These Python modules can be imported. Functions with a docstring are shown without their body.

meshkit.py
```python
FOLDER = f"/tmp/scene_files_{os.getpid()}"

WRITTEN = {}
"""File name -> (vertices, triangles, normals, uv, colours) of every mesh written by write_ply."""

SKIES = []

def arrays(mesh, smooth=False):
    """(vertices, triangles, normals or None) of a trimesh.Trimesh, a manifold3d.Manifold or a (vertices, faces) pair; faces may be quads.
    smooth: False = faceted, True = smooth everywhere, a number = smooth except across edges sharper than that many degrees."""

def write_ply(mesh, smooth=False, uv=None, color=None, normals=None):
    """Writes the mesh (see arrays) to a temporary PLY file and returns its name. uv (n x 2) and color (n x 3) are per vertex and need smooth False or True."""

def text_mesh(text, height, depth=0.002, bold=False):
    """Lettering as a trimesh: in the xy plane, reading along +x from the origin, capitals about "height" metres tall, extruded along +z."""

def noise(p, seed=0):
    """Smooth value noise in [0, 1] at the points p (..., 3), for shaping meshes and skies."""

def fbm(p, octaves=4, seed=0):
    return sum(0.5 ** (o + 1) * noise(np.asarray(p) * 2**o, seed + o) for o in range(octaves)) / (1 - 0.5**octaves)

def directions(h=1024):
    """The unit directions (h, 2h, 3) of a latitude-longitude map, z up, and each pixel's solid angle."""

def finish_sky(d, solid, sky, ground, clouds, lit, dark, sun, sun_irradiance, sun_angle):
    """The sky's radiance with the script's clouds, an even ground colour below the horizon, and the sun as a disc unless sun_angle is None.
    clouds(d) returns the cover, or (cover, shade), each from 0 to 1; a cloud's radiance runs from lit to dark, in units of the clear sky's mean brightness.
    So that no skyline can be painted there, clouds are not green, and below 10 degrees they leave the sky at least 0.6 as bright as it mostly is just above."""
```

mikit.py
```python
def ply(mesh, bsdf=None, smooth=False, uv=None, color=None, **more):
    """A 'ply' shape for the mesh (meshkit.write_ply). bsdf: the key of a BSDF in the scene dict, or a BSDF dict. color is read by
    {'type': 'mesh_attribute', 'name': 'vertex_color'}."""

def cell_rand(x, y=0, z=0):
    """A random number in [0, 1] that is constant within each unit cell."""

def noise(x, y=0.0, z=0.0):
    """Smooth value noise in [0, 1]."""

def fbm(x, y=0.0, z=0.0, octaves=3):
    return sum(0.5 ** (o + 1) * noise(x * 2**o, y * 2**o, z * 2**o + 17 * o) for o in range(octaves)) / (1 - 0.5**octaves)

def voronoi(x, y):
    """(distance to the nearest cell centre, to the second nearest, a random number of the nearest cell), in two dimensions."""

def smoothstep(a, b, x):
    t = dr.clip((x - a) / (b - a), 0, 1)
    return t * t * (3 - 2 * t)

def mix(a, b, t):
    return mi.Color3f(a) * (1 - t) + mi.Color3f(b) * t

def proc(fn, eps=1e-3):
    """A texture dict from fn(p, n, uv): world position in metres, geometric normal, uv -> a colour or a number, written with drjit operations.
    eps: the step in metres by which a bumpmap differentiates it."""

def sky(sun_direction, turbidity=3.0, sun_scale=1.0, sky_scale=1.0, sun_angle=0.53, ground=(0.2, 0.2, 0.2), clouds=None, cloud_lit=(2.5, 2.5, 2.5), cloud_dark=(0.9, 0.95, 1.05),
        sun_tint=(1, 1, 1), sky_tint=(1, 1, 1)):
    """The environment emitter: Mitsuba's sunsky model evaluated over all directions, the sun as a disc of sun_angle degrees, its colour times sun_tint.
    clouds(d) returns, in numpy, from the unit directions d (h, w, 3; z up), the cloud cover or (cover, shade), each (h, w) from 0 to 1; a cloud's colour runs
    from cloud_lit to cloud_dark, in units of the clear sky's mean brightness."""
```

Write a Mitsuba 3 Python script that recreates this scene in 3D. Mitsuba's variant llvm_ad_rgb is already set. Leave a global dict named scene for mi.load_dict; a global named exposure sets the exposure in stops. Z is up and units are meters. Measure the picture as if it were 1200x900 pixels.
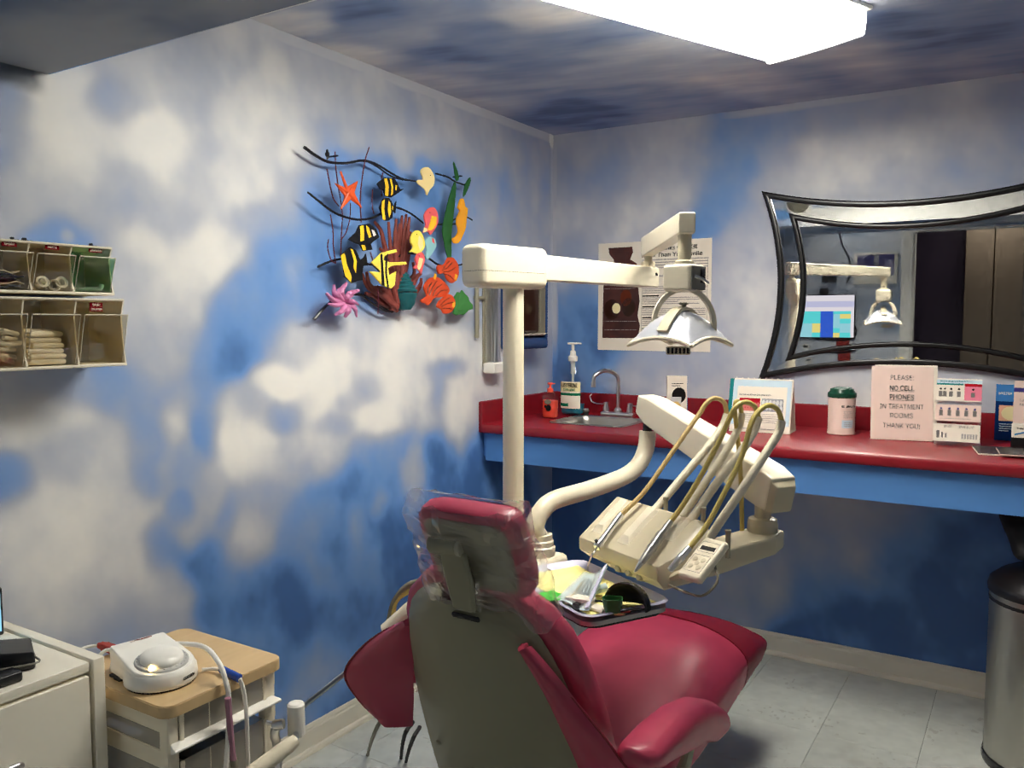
import math, random
import numpy as np, trimesh, manifold3d as m3
import drjit as dr, mitsuba as mi
import mikit, meshkit
from shapely.geometry import Polygon, Point, box as sbox
from shapely import affinity
T = mi.ScalarTransform4f
rng = random.Random(7)
scene, labels = {}, {}

# ------------------------------------------------------------------ camera
CAM = np.array([2.1037, -3.7700, 1.5049]); FOCAL = 981.8
YAW, PITCH = -0.55744, -0.07496
_d = np.array([math.sin(YAW) * math.cos(PITCH), math.cos(YAW) * math.cos(PITCH), math.sin(PITCH)])
_r = np.array([math.cos(YAW), -math.sin(YAW), 0.0])
_u = np.cross(_r, _d)
scene['camera'] = {'type': 'perspective', 'fov': math.degrees(2 * math.atan(600 / FOCAL)), 'fov_axis': 'x', 'near_clip': 0.05, 'far_clip': 60,
                   'to_world': T().look_at(origin=CAM.tolist(), target=(CAM + _d).tolist(), up=_u.tolist())}
exposure = 1.36
LAMP_RADIANCE = [13.0, 12.45, 11.1]; SIDE_GLOW = .30   # the prismatic lens throws most light downwards
H = 2.44                                   # ceiling height; left wall x=0, back wall y=0, floor z=0
scene['room_glow'] = {'type': 'constant', 'radiance': {'type': 'rgb', 'value': [0.02, 0.02, 0.02]}}


def at(px, py, axis, value):
    """The point of the plane axis=value that lies behind a place of the 1200 x 900 photograph."""
    v = (px - 600) / FOCAL * _r - (py - 450) / FOCAL * _u + _d
    return CAM + v * ((value - CAM[axis]) / v[axis])


# ------------------------------------------------------------------ materials
def lin(c):
    c = np.asarray(c, float) / 255
    return np.where(c <= .04045, c / 12.92, ((c + .055) / 1.055) ** 2.4).tolist()


def col(c):
    return c if isinstance(c, dict) else {'type': 'rgb', 'value': lin(c)}


def mat(name, c, rough=.45, spec=.5, metal=0.0, coat=0.0, **k):
    scene['mat_' + name] = {'type': 'twosided', 'bsdf': {'type': 'principled', 'base_color': col(c), 'roughness': rough, 'specular': spec, 'metallic': metal,
                                                         **({'clearcoat': coat, 'clearcoat_gloss': .9} if coat else {}), **k}}


def flat(name, c):
    scene['mat_' + name] = {'type': 'twosided', 'bsdf': {'type': 'diffuse', 'reflectance': col(c)}}


sm, mix, fbm, noise = mikit.smoothstep, mikit.mix, mikit.fbm, mikit.noise
#<<BLOBS
# painted clouds: (place on the wall, quadratic form of the spread, whiteness)
CLOUDS_LEFT = [(-2.566,1.991,112.4,-63.9,143.4,0.8), (-2.529,2.086,281.8,-185.1,361.0,1.0), (-2.469,1.911,118.5,-49.8,131.2,0.85), (-2.644,2.006,519.4,-128.8,201.2,0.3), (-2.679,2.059,1231.6,-624.0,1134.1,0.45),
    (-2.69,1.947,669.4,-120.7,159.5,0.4), (-2.401,2.099,438.6,-168.0,302.5,0.4), (-2.237,2.015,122.4,-101.8,263.9,1.0), (-2.294,1.926,187.5,-95.0,272.3,0.9), (-2.14,2.108,296.0,-77.7,137.8,0.5),
    (-2.107,2.028,574.9,-182.9,408.0,0.55), (-1.942,2.207,111.4,-111.9,238.1,0.85), (-1.878,2.295,241.7,-288.3,563.0,0.95), (-1.842,2.128,203.6,-90.3,204.5,0.7), (-1.752,2.053,226.2,-142.8,399.9,0.95),
    (-2.018,2.094,182.2,-133.0,319.3,0.85), (-2.361,1.87,159.4,-116.3,396.7,0.45), (-2.496,1.82,151.6,-86.8,313.0,0.6), (-2.662,1.79,322.1,-111.1,357.3,0.75), (-2.552,1.717,233.6,-128.2,673.1,0.25),
    (-2.521,1.716,4044.4,-1282.1,5911.6,0.75), (-2.186,1.874,184.1,-86.7,293.6,0.6), (-2.035,1.9,113.1,-57.2,194.9,0.85), (-2.232,1.791,210.7,-119.6,533.5,0.55), (-2.329,1.724,456.6,-123.4,567.9,0.9),
    (-2.118,1.727,95.6,-40.6,234.3,0.95), (-2.165,1.674,290.8,-66.6,406.5,0.9), (-1.918,1.941,219.6,-110.4,355.3,0.75), (-1.904,1.828,96.5,-90.8,429.2,0.4), (-1.813,1.901,385.7,-121.1,408.6,0.55),
    (-2.217,2.175,93.5,-111.8,228.8,0.65), (-2.068,2.271,84.5,-147.2,283.4,0.65), (-2.001,2.376,92.4,-225.2,394.8,0.75), (-2.296,2.214,121.7,-247.2,477.8,0.7), (-1.522,2.365,29.1,-63.0,129.4,0.65),
    (-1.244,2.367,21.5,-49.9,110.7,0.6), (-0.859,2.348,15.5,-47.9,120.6,0.65), (-0.386,2.324,13.8,-33.5,96.7,0.5), (-0.149,2.242,29.9,-5.0,16.3,0.5), (-1.735,1.994,142.5,-31.6,79.7,0.6),
    (-1.665,1.73,30.5,-6.0,33.0,0.21), (-1.758,1.865,216.7,-56.5,204.0,0.4), (-1.397,2.027,30.2,-19.7,65.6,0.17), (-1.439,2.158,102.2,-200.4,555.0,0.6), (-1.198,2.185,47.1,-169.4,487.3,0.8),
    (-1.184,2.122,472.9,-223.7,654.8,0.8), (-0.864,2.083,18.0,-19.2,69.1,0.19), (-1.306,1.849,11.7,-5.4,27.2,0.19), (-1.535,1.889,34.2,-16.6,69.9,0.21), (-1.764,1.673,270.7,-63.7,489.5,0.6),
    (-1.822,1.609,63.9,-12.4,143.3,0.21), (-1.586,1.586,61.8,-8.6,124.2,0.35), (-1.045,1.769,12.8,-7.2,53.1,0.25), (-0.674,1.979,33.5,-10.4,45.2,0.5), (-0.462,2.157,39.9,-21.3,74.1,0.4),
    (-0.678,1.68,32.8,-8.7,104.7,0.5), (-0.39,1.89,25.8,-6.7,39.6,0.5), (-0.151,1.826,35.4,-2.3,15.8,0.55), (-0.932,1.6,31.2,-9.1,198.1,0.7), (-0.67,2.239,30.0,-61.2,184.5,0.65),
    (-2.002,1.459,70.6,-0.5,122.9,0.15), (-1.931,1.552,72.8,-8.6,152.4,0.21), (-2.102,1.345,259.2,6.1,221.7,0.21), (-2.122,1.217,537.8,-6.8,166.7,0.2), (-2.209,1.288,248.4,43.9,399.7,0.35),
    (-2.384,1.326,172.0,30.0,315.8,0.4), (-2.309,1.236,239.3,31.5,252.1,0.3), (-2.328,1.117,433.5,50.3,295.6,0.3), (-2.24,1.229,635.7,51.0,501.0,0.8), (-2.3,1.452,118.9,-2.9,150.6,0.6),
    (-2.241,1.573,110.4,-16.4,188.1,0.75), (-2.372,1.617,269.1,-31.4,117.4,0.6), (-2.231,1.103,478.2,57.7,328.2,0.5), (-2.223,0.95,1200.2,147.1,606.0,0.3), (-1.979,1.148,130.0,22.2,132.1,0.95),
    (-1.93,1.073,255.1,58.2,268.6,0.85), (-1.886,1.332,348.9,34.9,508.4,1.0), (-1.785,1.264,307.4,37.8,374.9,1.0), (-2.009,1.259,160.1,46.9,348.6,0.7), (-1.941,1.254,582.9,73.7,681.5,0.6),
    (-2.205,0.882,807.7,76.5,314.3,0.75), (-2.138,0.972,736.0,14.0,188.0,0.65), (-1.984,0.814,185.4,75.1,193.2,0.75), (-2.081,0.895,687.4,95.4,350.8,0.35), (-2.154,0.792,169.5,94.1,214.7,0.12),
    (-2.302,0.866,684.2,102.3,335.1,0.35), (-2.274,0.734,286.4,196.9,390.4,0.6), (-1.836,1.188,155.1,88.1,485.2,0.3), (-1.804,1.027,124.5,54.3,207.9,0.6), (-1.918,0.918,141.8,43.9,140.9,0.5),
    (-1.614,1.362,175.0,14.5,277.5,0.9), (-1.574,1.284,135.2,21.8,222.4,1.0), (-1.701,1.204,157.1,43.5,287.0,0.75), (-1.372,1.141,65.0,36.5,196.3,1.0), (-1.414,1.353,50.6,12.7,172.2,0.9),
    (-1.164,1.325,71.8,2.2,54.3,0.95), (-1.266,1.412,43.2,13.4,284.6,0.85), (-1.44,1.259,144.1,35.9,307.7,0.45), (-1.644,1.048,77.3,57.1,225.9,0.8), (-1.578,1.131,142.4,154.2,737.6,0.4),
    (-1.532,1.204,359.7,107.7,724.4,0.5), (-1.752,1.44,74.5,6.7,250.7,0.6), (-1.503,1.465,43.5,6.8,324.9,0.65), (-1.052,1.424,77.9,3.5,143.7,0.8), (-1.056,1.197,77.8,11.3,90.4,0.75),
    (-2.521,0.986,57.7,64.3,166.4,0.85), (-2.615,0.917,106.5,53.0,128.1,0.85), (-2.454,0.878,108.4,45.9,112.9,0.8), (-2.621,1.246,118.6,87.2,445.3,0.8), (-2.533,1.247,483.2,88.1,621.4,0.9),
    (-2.706,1.119,528.5,140.3,567.3,0.28), (-2.57,1.163,232.7,123.5,511.9,0.55), (-2.443,1.134,186.7,43.8,205.9,0.75), (-2.482,0.792,126.1,140.8,269.3,0.65), (-2.621,0.786,109.6,169.5,298.7,0.75),
    (-2.363,0.586,83.6,160.1,240.8,0.5), (-2.411,0.699,206.7,246.9,427.2,0.5), (-2.507,1.301,77.1,76.3,496.6,0.45), (-2.659,1.335,68.5,77.9,562.5,0.5), (-2.691,0.654,80.9,88.2,130.9,0.7),
    (-2.278,0.633,292.6,479.1,788.6,0.5), (-1.426,0.889,40.9,26.3,82.6,0.12), (-1.568,0.695,47.9,27.1,63.3,0.2), (-1.179,0.604,31.1,14.1,32.8,0.04), (-1.82,0.519,65.4,40.0,71.6,0.03),
    (-1.486,0.384,61.5,63.0,104.4,0.05), (-1.326,1.005,55.6,59.8,229.0,0.2), (-0.884,0.834,23.4,14.0,45.4,0.03), (-0.549,0.739,21.5,5.5,17.3,0.02), (-0.992,1.224,359.5,3.5,117.0,0.15),
    (-0.907,1.312,84.8,71.6,764.2,0.24), (-0.817,1.085,96.3,13.2,79.9,0.97), (-0.847,1.218,129.9,21.8,184.3,0.9), (-0.683,1.302,85.6,14.5,172.1,0.9), (-0.887,1.402,103.8,12.7,298.0,0.85),
    (-0.544,1.255,48.3,7.2,71.6,0.85), (-1.13,0.874,229.3,20.3,91.1,0.75), (-1.356,0.805,519.8,111.4,356.8,0.7), (-1.486,0.734,478.2,48.4,168.9,0.5), (-1.48,0.626,340.2,129.1,295.9,0.35),
    (-1.733,0.793,95.6,24.5,70.1,0.25), (-1.963,0.619,127.1,37.0,78.9,0.25), (-2.066,0.594,217.3,155.3,276.9,0.1), (-1.666,0.285,81.7,105.6,151.6,0.5), (-1.862,0.385,134.1,161.1,239.1,0.12),
    (-1.346,0.17,17.8,38.1,53.5,0.1), (-1.075,0.218,10.5,13.2,20.9,0.04), (-0.695,0.333,6.6,5.2,10.0,0.02), (-2.005,0.407,104.1,50.3,79.1,0.2)]
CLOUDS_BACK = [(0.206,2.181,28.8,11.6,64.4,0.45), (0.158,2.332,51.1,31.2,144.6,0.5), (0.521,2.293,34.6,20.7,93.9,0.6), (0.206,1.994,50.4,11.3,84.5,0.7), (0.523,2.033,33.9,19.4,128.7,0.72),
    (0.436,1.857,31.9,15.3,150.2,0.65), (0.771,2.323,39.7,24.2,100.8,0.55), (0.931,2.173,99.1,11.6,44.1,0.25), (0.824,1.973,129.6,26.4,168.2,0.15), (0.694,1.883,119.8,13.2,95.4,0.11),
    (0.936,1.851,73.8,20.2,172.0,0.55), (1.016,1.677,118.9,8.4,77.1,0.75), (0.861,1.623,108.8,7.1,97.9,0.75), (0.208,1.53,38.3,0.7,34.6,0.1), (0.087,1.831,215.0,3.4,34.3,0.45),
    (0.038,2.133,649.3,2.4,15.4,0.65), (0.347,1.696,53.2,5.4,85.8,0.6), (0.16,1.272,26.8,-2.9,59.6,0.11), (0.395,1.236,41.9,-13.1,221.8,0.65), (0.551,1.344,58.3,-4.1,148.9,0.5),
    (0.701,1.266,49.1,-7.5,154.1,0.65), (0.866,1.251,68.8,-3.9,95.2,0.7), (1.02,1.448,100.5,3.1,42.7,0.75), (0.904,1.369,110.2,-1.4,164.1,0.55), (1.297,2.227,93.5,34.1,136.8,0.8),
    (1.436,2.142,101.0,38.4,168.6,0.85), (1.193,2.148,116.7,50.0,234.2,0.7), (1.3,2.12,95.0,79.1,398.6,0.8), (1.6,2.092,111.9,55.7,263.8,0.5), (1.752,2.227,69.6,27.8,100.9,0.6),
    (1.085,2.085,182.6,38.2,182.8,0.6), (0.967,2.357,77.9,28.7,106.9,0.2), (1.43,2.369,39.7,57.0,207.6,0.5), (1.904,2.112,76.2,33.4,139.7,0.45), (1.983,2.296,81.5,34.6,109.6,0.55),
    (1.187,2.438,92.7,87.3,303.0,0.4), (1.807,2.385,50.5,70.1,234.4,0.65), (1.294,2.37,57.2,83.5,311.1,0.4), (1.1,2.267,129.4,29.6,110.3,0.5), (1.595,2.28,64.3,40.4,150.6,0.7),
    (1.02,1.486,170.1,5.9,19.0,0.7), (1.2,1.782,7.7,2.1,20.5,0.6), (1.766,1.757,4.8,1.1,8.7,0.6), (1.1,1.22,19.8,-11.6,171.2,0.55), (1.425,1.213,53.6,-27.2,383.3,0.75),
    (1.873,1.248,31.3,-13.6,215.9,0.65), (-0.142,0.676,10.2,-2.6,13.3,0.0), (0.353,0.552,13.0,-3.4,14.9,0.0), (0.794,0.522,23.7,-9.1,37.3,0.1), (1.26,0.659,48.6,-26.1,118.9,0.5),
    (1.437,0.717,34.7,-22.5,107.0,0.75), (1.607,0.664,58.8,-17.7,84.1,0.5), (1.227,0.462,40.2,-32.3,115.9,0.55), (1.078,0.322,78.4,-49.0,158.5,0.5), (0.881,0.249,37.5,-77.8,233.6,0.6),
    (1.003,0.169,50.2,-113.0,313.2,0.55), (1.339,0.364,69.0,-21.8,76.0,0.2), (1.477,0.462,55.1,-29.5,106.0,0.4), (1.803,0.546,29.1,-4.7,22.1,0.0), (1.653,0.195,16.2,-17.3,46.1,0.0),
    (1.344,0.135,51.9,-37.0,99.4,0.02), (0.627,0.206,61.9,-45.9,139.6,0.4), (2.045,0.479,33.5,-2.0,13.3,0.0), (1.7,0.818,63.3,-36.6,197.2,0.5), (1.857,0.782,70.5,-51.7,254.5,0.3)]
CLOUDS_CEILING = [(0.069,-1.824,153.4,-76.8,273.4,0.85), (0.046,-1.483,89.3,-85.1,154.0,0.85), (0.054,-1.102,69.2,-48.9,102.1,0.75), (0.064,-0.63,52.9,-25.1,64.5,0.7), (0.346,-1.735,121.6,76.3,139.8,0.15),
    (0.565,-1.679,123.1,-99.0,183.4,0.35), (0.311,-1.526,89.2,-50.5,131.1,0.5), (0.501,-1.453,97.8,-60.0,132.1,0.2), (0.35,-1.288,70.5,-126.7,131.6,0.1), (0.209,-1.2,113.8,-167.3,199.1,0.45),
    (0.526,-1.23,85.3,-42.3,102.5,0.35), (0.788,-1.452,89.6,10.9,74.0,0.7), (0.787,-1.22,68.0,-47.6,79.5,0.2), (0.448,-0.983,44.3,-52.7,66.3,0.2), (0.27,-0.819,42.7,-27.4,53.9,0.45),
    (0.64,-0.793,43.9,-50.4,60.2,0.5), (0.28,-0.402,30.1,-3.9,27.2,0.06), (0.926,-0.973,56.9,-20.8,48.9,0.6), (0.711,-0.458,31.4,-20.6,31.9,0.35), (1.028,-0.543,47.0,-12.8,31.8,0.7),
    (1.163,-0.317,34.4,-18.2,26.0,0.65), (0.844,-0.211,50.7,-51.6,58.3,0.3), (1.362,-0.328,78.3,-22.7,40.7,0.2), (1.538,-0.467,63.3,-31.2,37.9,0.65), (1.732,-0.456,94.3,-8.3,21.3,0.15),
    (1.725,-0.852,120.6,-16.3,34.5,0.12), (1.698,-1.01,217.1,-286.2,250.9,0.7), (1.923,-0.636,82.5,-30.8,29.5,0.2), (1.825,-0.282,74.0,-56.2,49.9,0.5), (1.428,0.004,51.6,-73.6,64.5,0.4),
    (1.985,-0.294,180.6,-32.5,31.9,0.3)]
#>>BLOBS


def painted_clouds(spots, i, j, stretch, paints=None, seam=None, spray=None):
    deep, blue, grey, white = paints or (DEEP, BLUE, GREY, WHITE)

    def fn(p, n, uv):
        q = (p.x, p.y, p.z)
        a0, b0 = mi.Float(q[i]), mi.Float(q[j])
        a = a0 + .06 * (fbm(a0 * 3.1, b0 * 3.1, 3.7) - .5) + .03 * (noise(a0 * 13, b0 * 13, 9.1) - .5)
        b = b0 + .06 * (fbm(a0 * 3.1, b0 * 3.1, 8.2) - .5) + .03 * (noise(a0 * 13, b0 * 13, 1.3) - .5)
        w, s = mi.Float(.03), mi.Float(.03 * .45)
        for x, y, k1, k2, k3, v in spots:
            dx, dy = a - x, b - y
            e = dr.exp(-(k1 * dx * dx + k2 * dx * dy + k3 * dy * dy))
            w += e
            s += e * v
        c = s / w
        c += (fbm(a0 * stretch[0] + b0 * 3.0, b0 * stretch[1] - a0 * 3.0, 2.2, octaves=4) - .5) * .44
        c += (noise(a0 * 11 + b0 * 5, b0 * 9 - a0 * 4, 6.6) - .5) * .12
        if seam: c = dr.maximum(c, seam(a0, b0))
        c = dr.clip(c, 0, 1)
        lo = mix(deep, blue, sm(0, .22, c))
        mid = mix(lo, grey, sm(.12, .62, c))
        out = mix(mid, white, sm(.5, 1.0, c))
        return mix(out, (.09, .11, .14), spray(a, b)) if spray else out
    return mikit.proc(fn)


DEEP, BLUE, GREY, WHITE = (.062, .155, .40), (.135, .30, .65), (.42, .46, .56), (.85, .84, .80)
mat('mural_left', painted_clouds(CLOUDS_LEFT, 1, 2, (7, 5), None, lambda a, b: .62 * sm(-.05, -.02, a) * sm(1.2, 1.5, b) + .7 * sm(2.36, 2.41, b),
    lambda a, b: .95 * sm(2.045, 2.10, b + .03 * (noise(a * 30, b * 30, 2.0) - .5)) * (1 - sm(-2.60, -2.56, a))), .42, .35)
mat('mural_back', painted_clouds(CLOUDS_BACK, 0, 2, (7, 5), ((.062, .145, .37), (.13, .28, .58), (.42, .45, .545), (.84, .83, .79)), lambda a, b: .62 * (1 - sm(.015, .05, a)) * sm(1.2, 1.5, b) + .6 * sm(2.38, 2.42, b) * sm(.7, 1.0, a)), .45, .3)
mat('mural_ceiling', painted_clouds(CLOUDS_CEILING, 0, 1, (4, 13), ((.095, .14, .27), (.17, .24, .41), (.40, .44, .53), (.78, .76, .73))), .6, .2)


def plain_sky(p, n, uv):
    c = fbm(p.x * 2.3 + 3.1, p.y * 3.2, p.z * 2.6 + 5, octaves=4)
    return mix((.20, .28, .40), (.62, .65, .70), sm(.3, .7, c))


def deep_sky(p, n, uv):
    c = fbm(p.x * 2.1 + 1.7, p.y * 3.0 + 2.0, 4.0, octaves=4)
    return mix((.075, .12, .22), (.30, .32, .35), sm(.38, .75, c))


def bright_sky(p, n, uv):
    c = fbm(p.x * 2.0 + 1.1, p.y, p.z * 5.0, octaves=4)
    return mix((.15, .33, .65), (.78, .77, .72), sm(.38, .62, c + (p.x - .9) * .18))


mat('sky_plain', mikit.proc(plain_sky), .5, .3)
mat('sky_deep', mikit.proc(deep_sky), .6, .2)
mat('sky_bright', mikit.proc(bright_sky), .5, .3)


def vinyl(p, n, uv):
    k = mikit.cell_rand(dr.floor((p.x - .155) / .333), dr.floor(p.y / .333), 3)
    v = fbm(p.x * 22, p.y * 22, k * 31, octaves=3)
    stain = fbm(p.x * 5, p.y * 5, 1.5, octaves=3)
    speck = sm(.80, .86, noise(p.x * 60, p.y * 60, 4.0)) * sm(.55, .75, noise(p.x * 7, p.y * 7, 2.0))
    c = mix((.48, .505, .46), (.63, .655, .60), v) * (.9 + .1 * k)
    return mix(c, (.28, .27, .22), .35 * sm(.52, .8, stain) + .35 * speck)


mat('vinyl_tile', mikit.proc(vinyl), .38, .45)
mat('tile_joint', (96, 96, 88), .8)
mat('trim', (228, 222, 204), .4)
mat('white_wall', (236, 233, 224), .5)
mat('cream', (222, 213, 188), .28, .5, 0, .35)
mat('cream_worn', (196, 186, 158), .30, .5, 0, .25)
mat('cream_dark', (150, 146, 126), .4, .5)
mat('shell', (128, 126, 104), .42, .45)
mat('white_plastic', (232, 230, 220), .3)
mat('white_matt', (226, 223, 210), .6)
mat('off_white', (224, 216, 194), .5)
mat('cabinet_white', (230, 224, 206), .45)
mat('black_plastic', (20, 20, 22), .3)
mat('black_matt', (14, 14, 16), .6)
mat('rubber', (30, 30, 32), .7)
mat('chrome', (215, 215, 215), .12, .5, 1.0)
mat('steel', (178, 176, 170), .3, .5, 1.0)
mat('brushed', mikit.proc(lambda p, n, uv: mix((.42, .41, .37), (.62, .60, .55), fbm(p.x * 9 + 3, p.y * 9, p.z * 2.2, octaves=4))), .33, .5, 1.0)
mat('red_laminate', (132, 22, 34), .34, .5)
mat('apron_blue', (82, 134, 198), .5, .4)
flat('paper', (236, 228, 212)); flat('paper_pink', (232, 208, 196)); flat('ink', (30, 28, 28)); flat('ink_grey', (120, 116, 112)); flat('ink_soft', (170, 165, 160))
flat('navy', (18, 46, 96)); flat('teal_print', (40, 128, 132)); flat('pale_blue', (196, 216, 226)); flat('pink_print', (226, 130, 150)); flat('red_print', (176, 30, 44)); flat('yellow_print', (240, 200, 60))
flat('green_print', (24, 108, 82)); flat('skin', (226, 176, 146)); flat('blond', (222, 190, 120)); flat('mid_blue', (66, 126, 188)); flat('grey_print', (150, 152, 156)); flat('violet_print', (70, 64, 130)); flat('gum_pink', (206, 120, 112)); flat('pale_grey', (206, 206, 202)); flat('cream_print', (238, 226, 176))


def leather(p, n, uv):
    v = fbm(p.x * 14, p.y * 14, p.z * 14, octaves=3)
    return mix((.32, .029, .062), (.40, .043, .086), v)


mat('vinyl_red', mikit.proc(leather), .36, .5, 0, .25)
mat('wood_top', mikit.proc(lambda p, n, uv: mix((.50, .35, .17), (.60, .43, .23), fbm(p.x * 40, p.y * 5, p.z * 5, octaves=3))), .45, .4)
mat('hose_tan', (186, 160, 104), .45)
mat('hose_yellow', (190, 172, 96), .45)
mat('hose_grey', (120, 116, 100), .5)
mat('blue_plastic', (24, 62, 150), .3)
mat('mauve_rubber', (150, 104, 122), .5)
mat('red_plastic', (150, 34, 24), .35)
mat('green_plastic', (36, 92, 44), .35)
mat('green_bright', (70, 190, 60), .4)
mat('yellow_paper', (238, 228, 150), .7)
mat('lavender', (196, 196, 216), .35)
mat('cotton', (238, 230, 212), .9, .1)
mat('green_lid', (12, 66, 48), .3)
mat('coral_red', mikit.proc(lambda p, n, uv: mix((.13, .022, .018), (.27, .06, .045), fbm(p.y * 60, p.z * 60, p.x * 60))), .5)
mat('enamel_black', (16, 16, 20), .3); mat('enamel_yellow', (246, 196, 40), .4); mat('enamel_orange', (218, 84, 36), .4); mat('enamel_cream', (244, 222, 158), .45)
mat('enamel_lemon', (246, 222, 90), .4); mat('enamel_pink', (226, 96, 98), .4); mat('enamel_rose', (198, 124, 166), .45); mat('enamel_green', (34, 92, 42), .4); mat('enamel_leaf', (60, 128, 62), .5)
mat('enamel_teal', (24, 92, 98), .4); mat('enamel_gold', (240, 166, 36), .4); mat('enamel_sky', (140, 190, 196), .4); mat('enamel_rust', (206, 72, 32), .42); mat('enamel_plum', (92, 34, 50), .45); mat('enamel_white', (232, 228, 220), .4); mat('enamel_lime', (180, 190, 84), .4)
mat('dark_amber', (44, 20, 12), .15, .6)
mat('visor', (12, 14, 8), .08, .8)
mat('mirror_frame', (12, 12, 13), .28, .5)
scene['mat_mirror'] = {'type': 'twosided', 'bsdf': {'type': 'conductor', 'material': 'none', 'specular_reflectance': {'type': 'rgb', 'value': [.86, .87, .86]}}}


def sheet_glass(name, tint):
    scene['mat_' + name] = {'type': 'thindielectric', 'int_ior': 1.45, 'specular_transmittance': {'type': 'rgb', 'value': lin(tint)}}


sheet_glass('clear_sheet', (246, 244, 236)); sheet_glass('smoke_sheet', (236, 230, 214)); sheet_glass('green_sheet', (178, 214, 186)); sheet_glass('bottle_clear', (232, 240, 244)); sheet_glass('soap_clear', (246, 236, 232))
scene['mat_bag'] = {'type': 'blendbsdf', 'weight': .05, 'a': {'type': 'thindielectric', 'int_ior': 1.4}, 'b': {'type': 'twosided', 'bsdf': {'type': 'roughplastic', 'diffuse_reflectance': {'type': 'rgb', 'value': [.6, .58, .6]}, 'alpha': .08}}}
scene['mat_film'] = {'type': 'blendbsdf', 'weight': .16, 'a': {'type': 'thindielectric', 'int_ior': 1.4}, 'b': {'type': 'twosided', 'bsdf': {'type': 'diffuse', 'reflectance': {'type': 'rgb', 'value': [.6, .68, .7]}}}}
scene['mat_frosted'] = {'type': 'blendbsdf', 'weight': .45, 'a': {'type': 'thindielectric', 'int_ior': 1.4}, 'b': {'type': 'twosided', 'bsdf': {'type': 'diffuse', 'reflectance': {'type': 'rgb', 'value': [.55, .52, .44]}}}}
mat('mouthwash', (40, 120, 140), .1, .6); mat('soap', (238, 90, 70), .15, .6)


# ------------------------------------------------------------------ mesh helpers
def V(*a): return np.array(a, float)


def mesh(man):
    m = man.to_mesh()
    return trimesh.Trimesh(m.vert_properties[:, :3], m.tri_verts, process=False)


def cat(*ms): return trimesh.util.concatenate([m for m in ms if m is not None])


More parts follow.
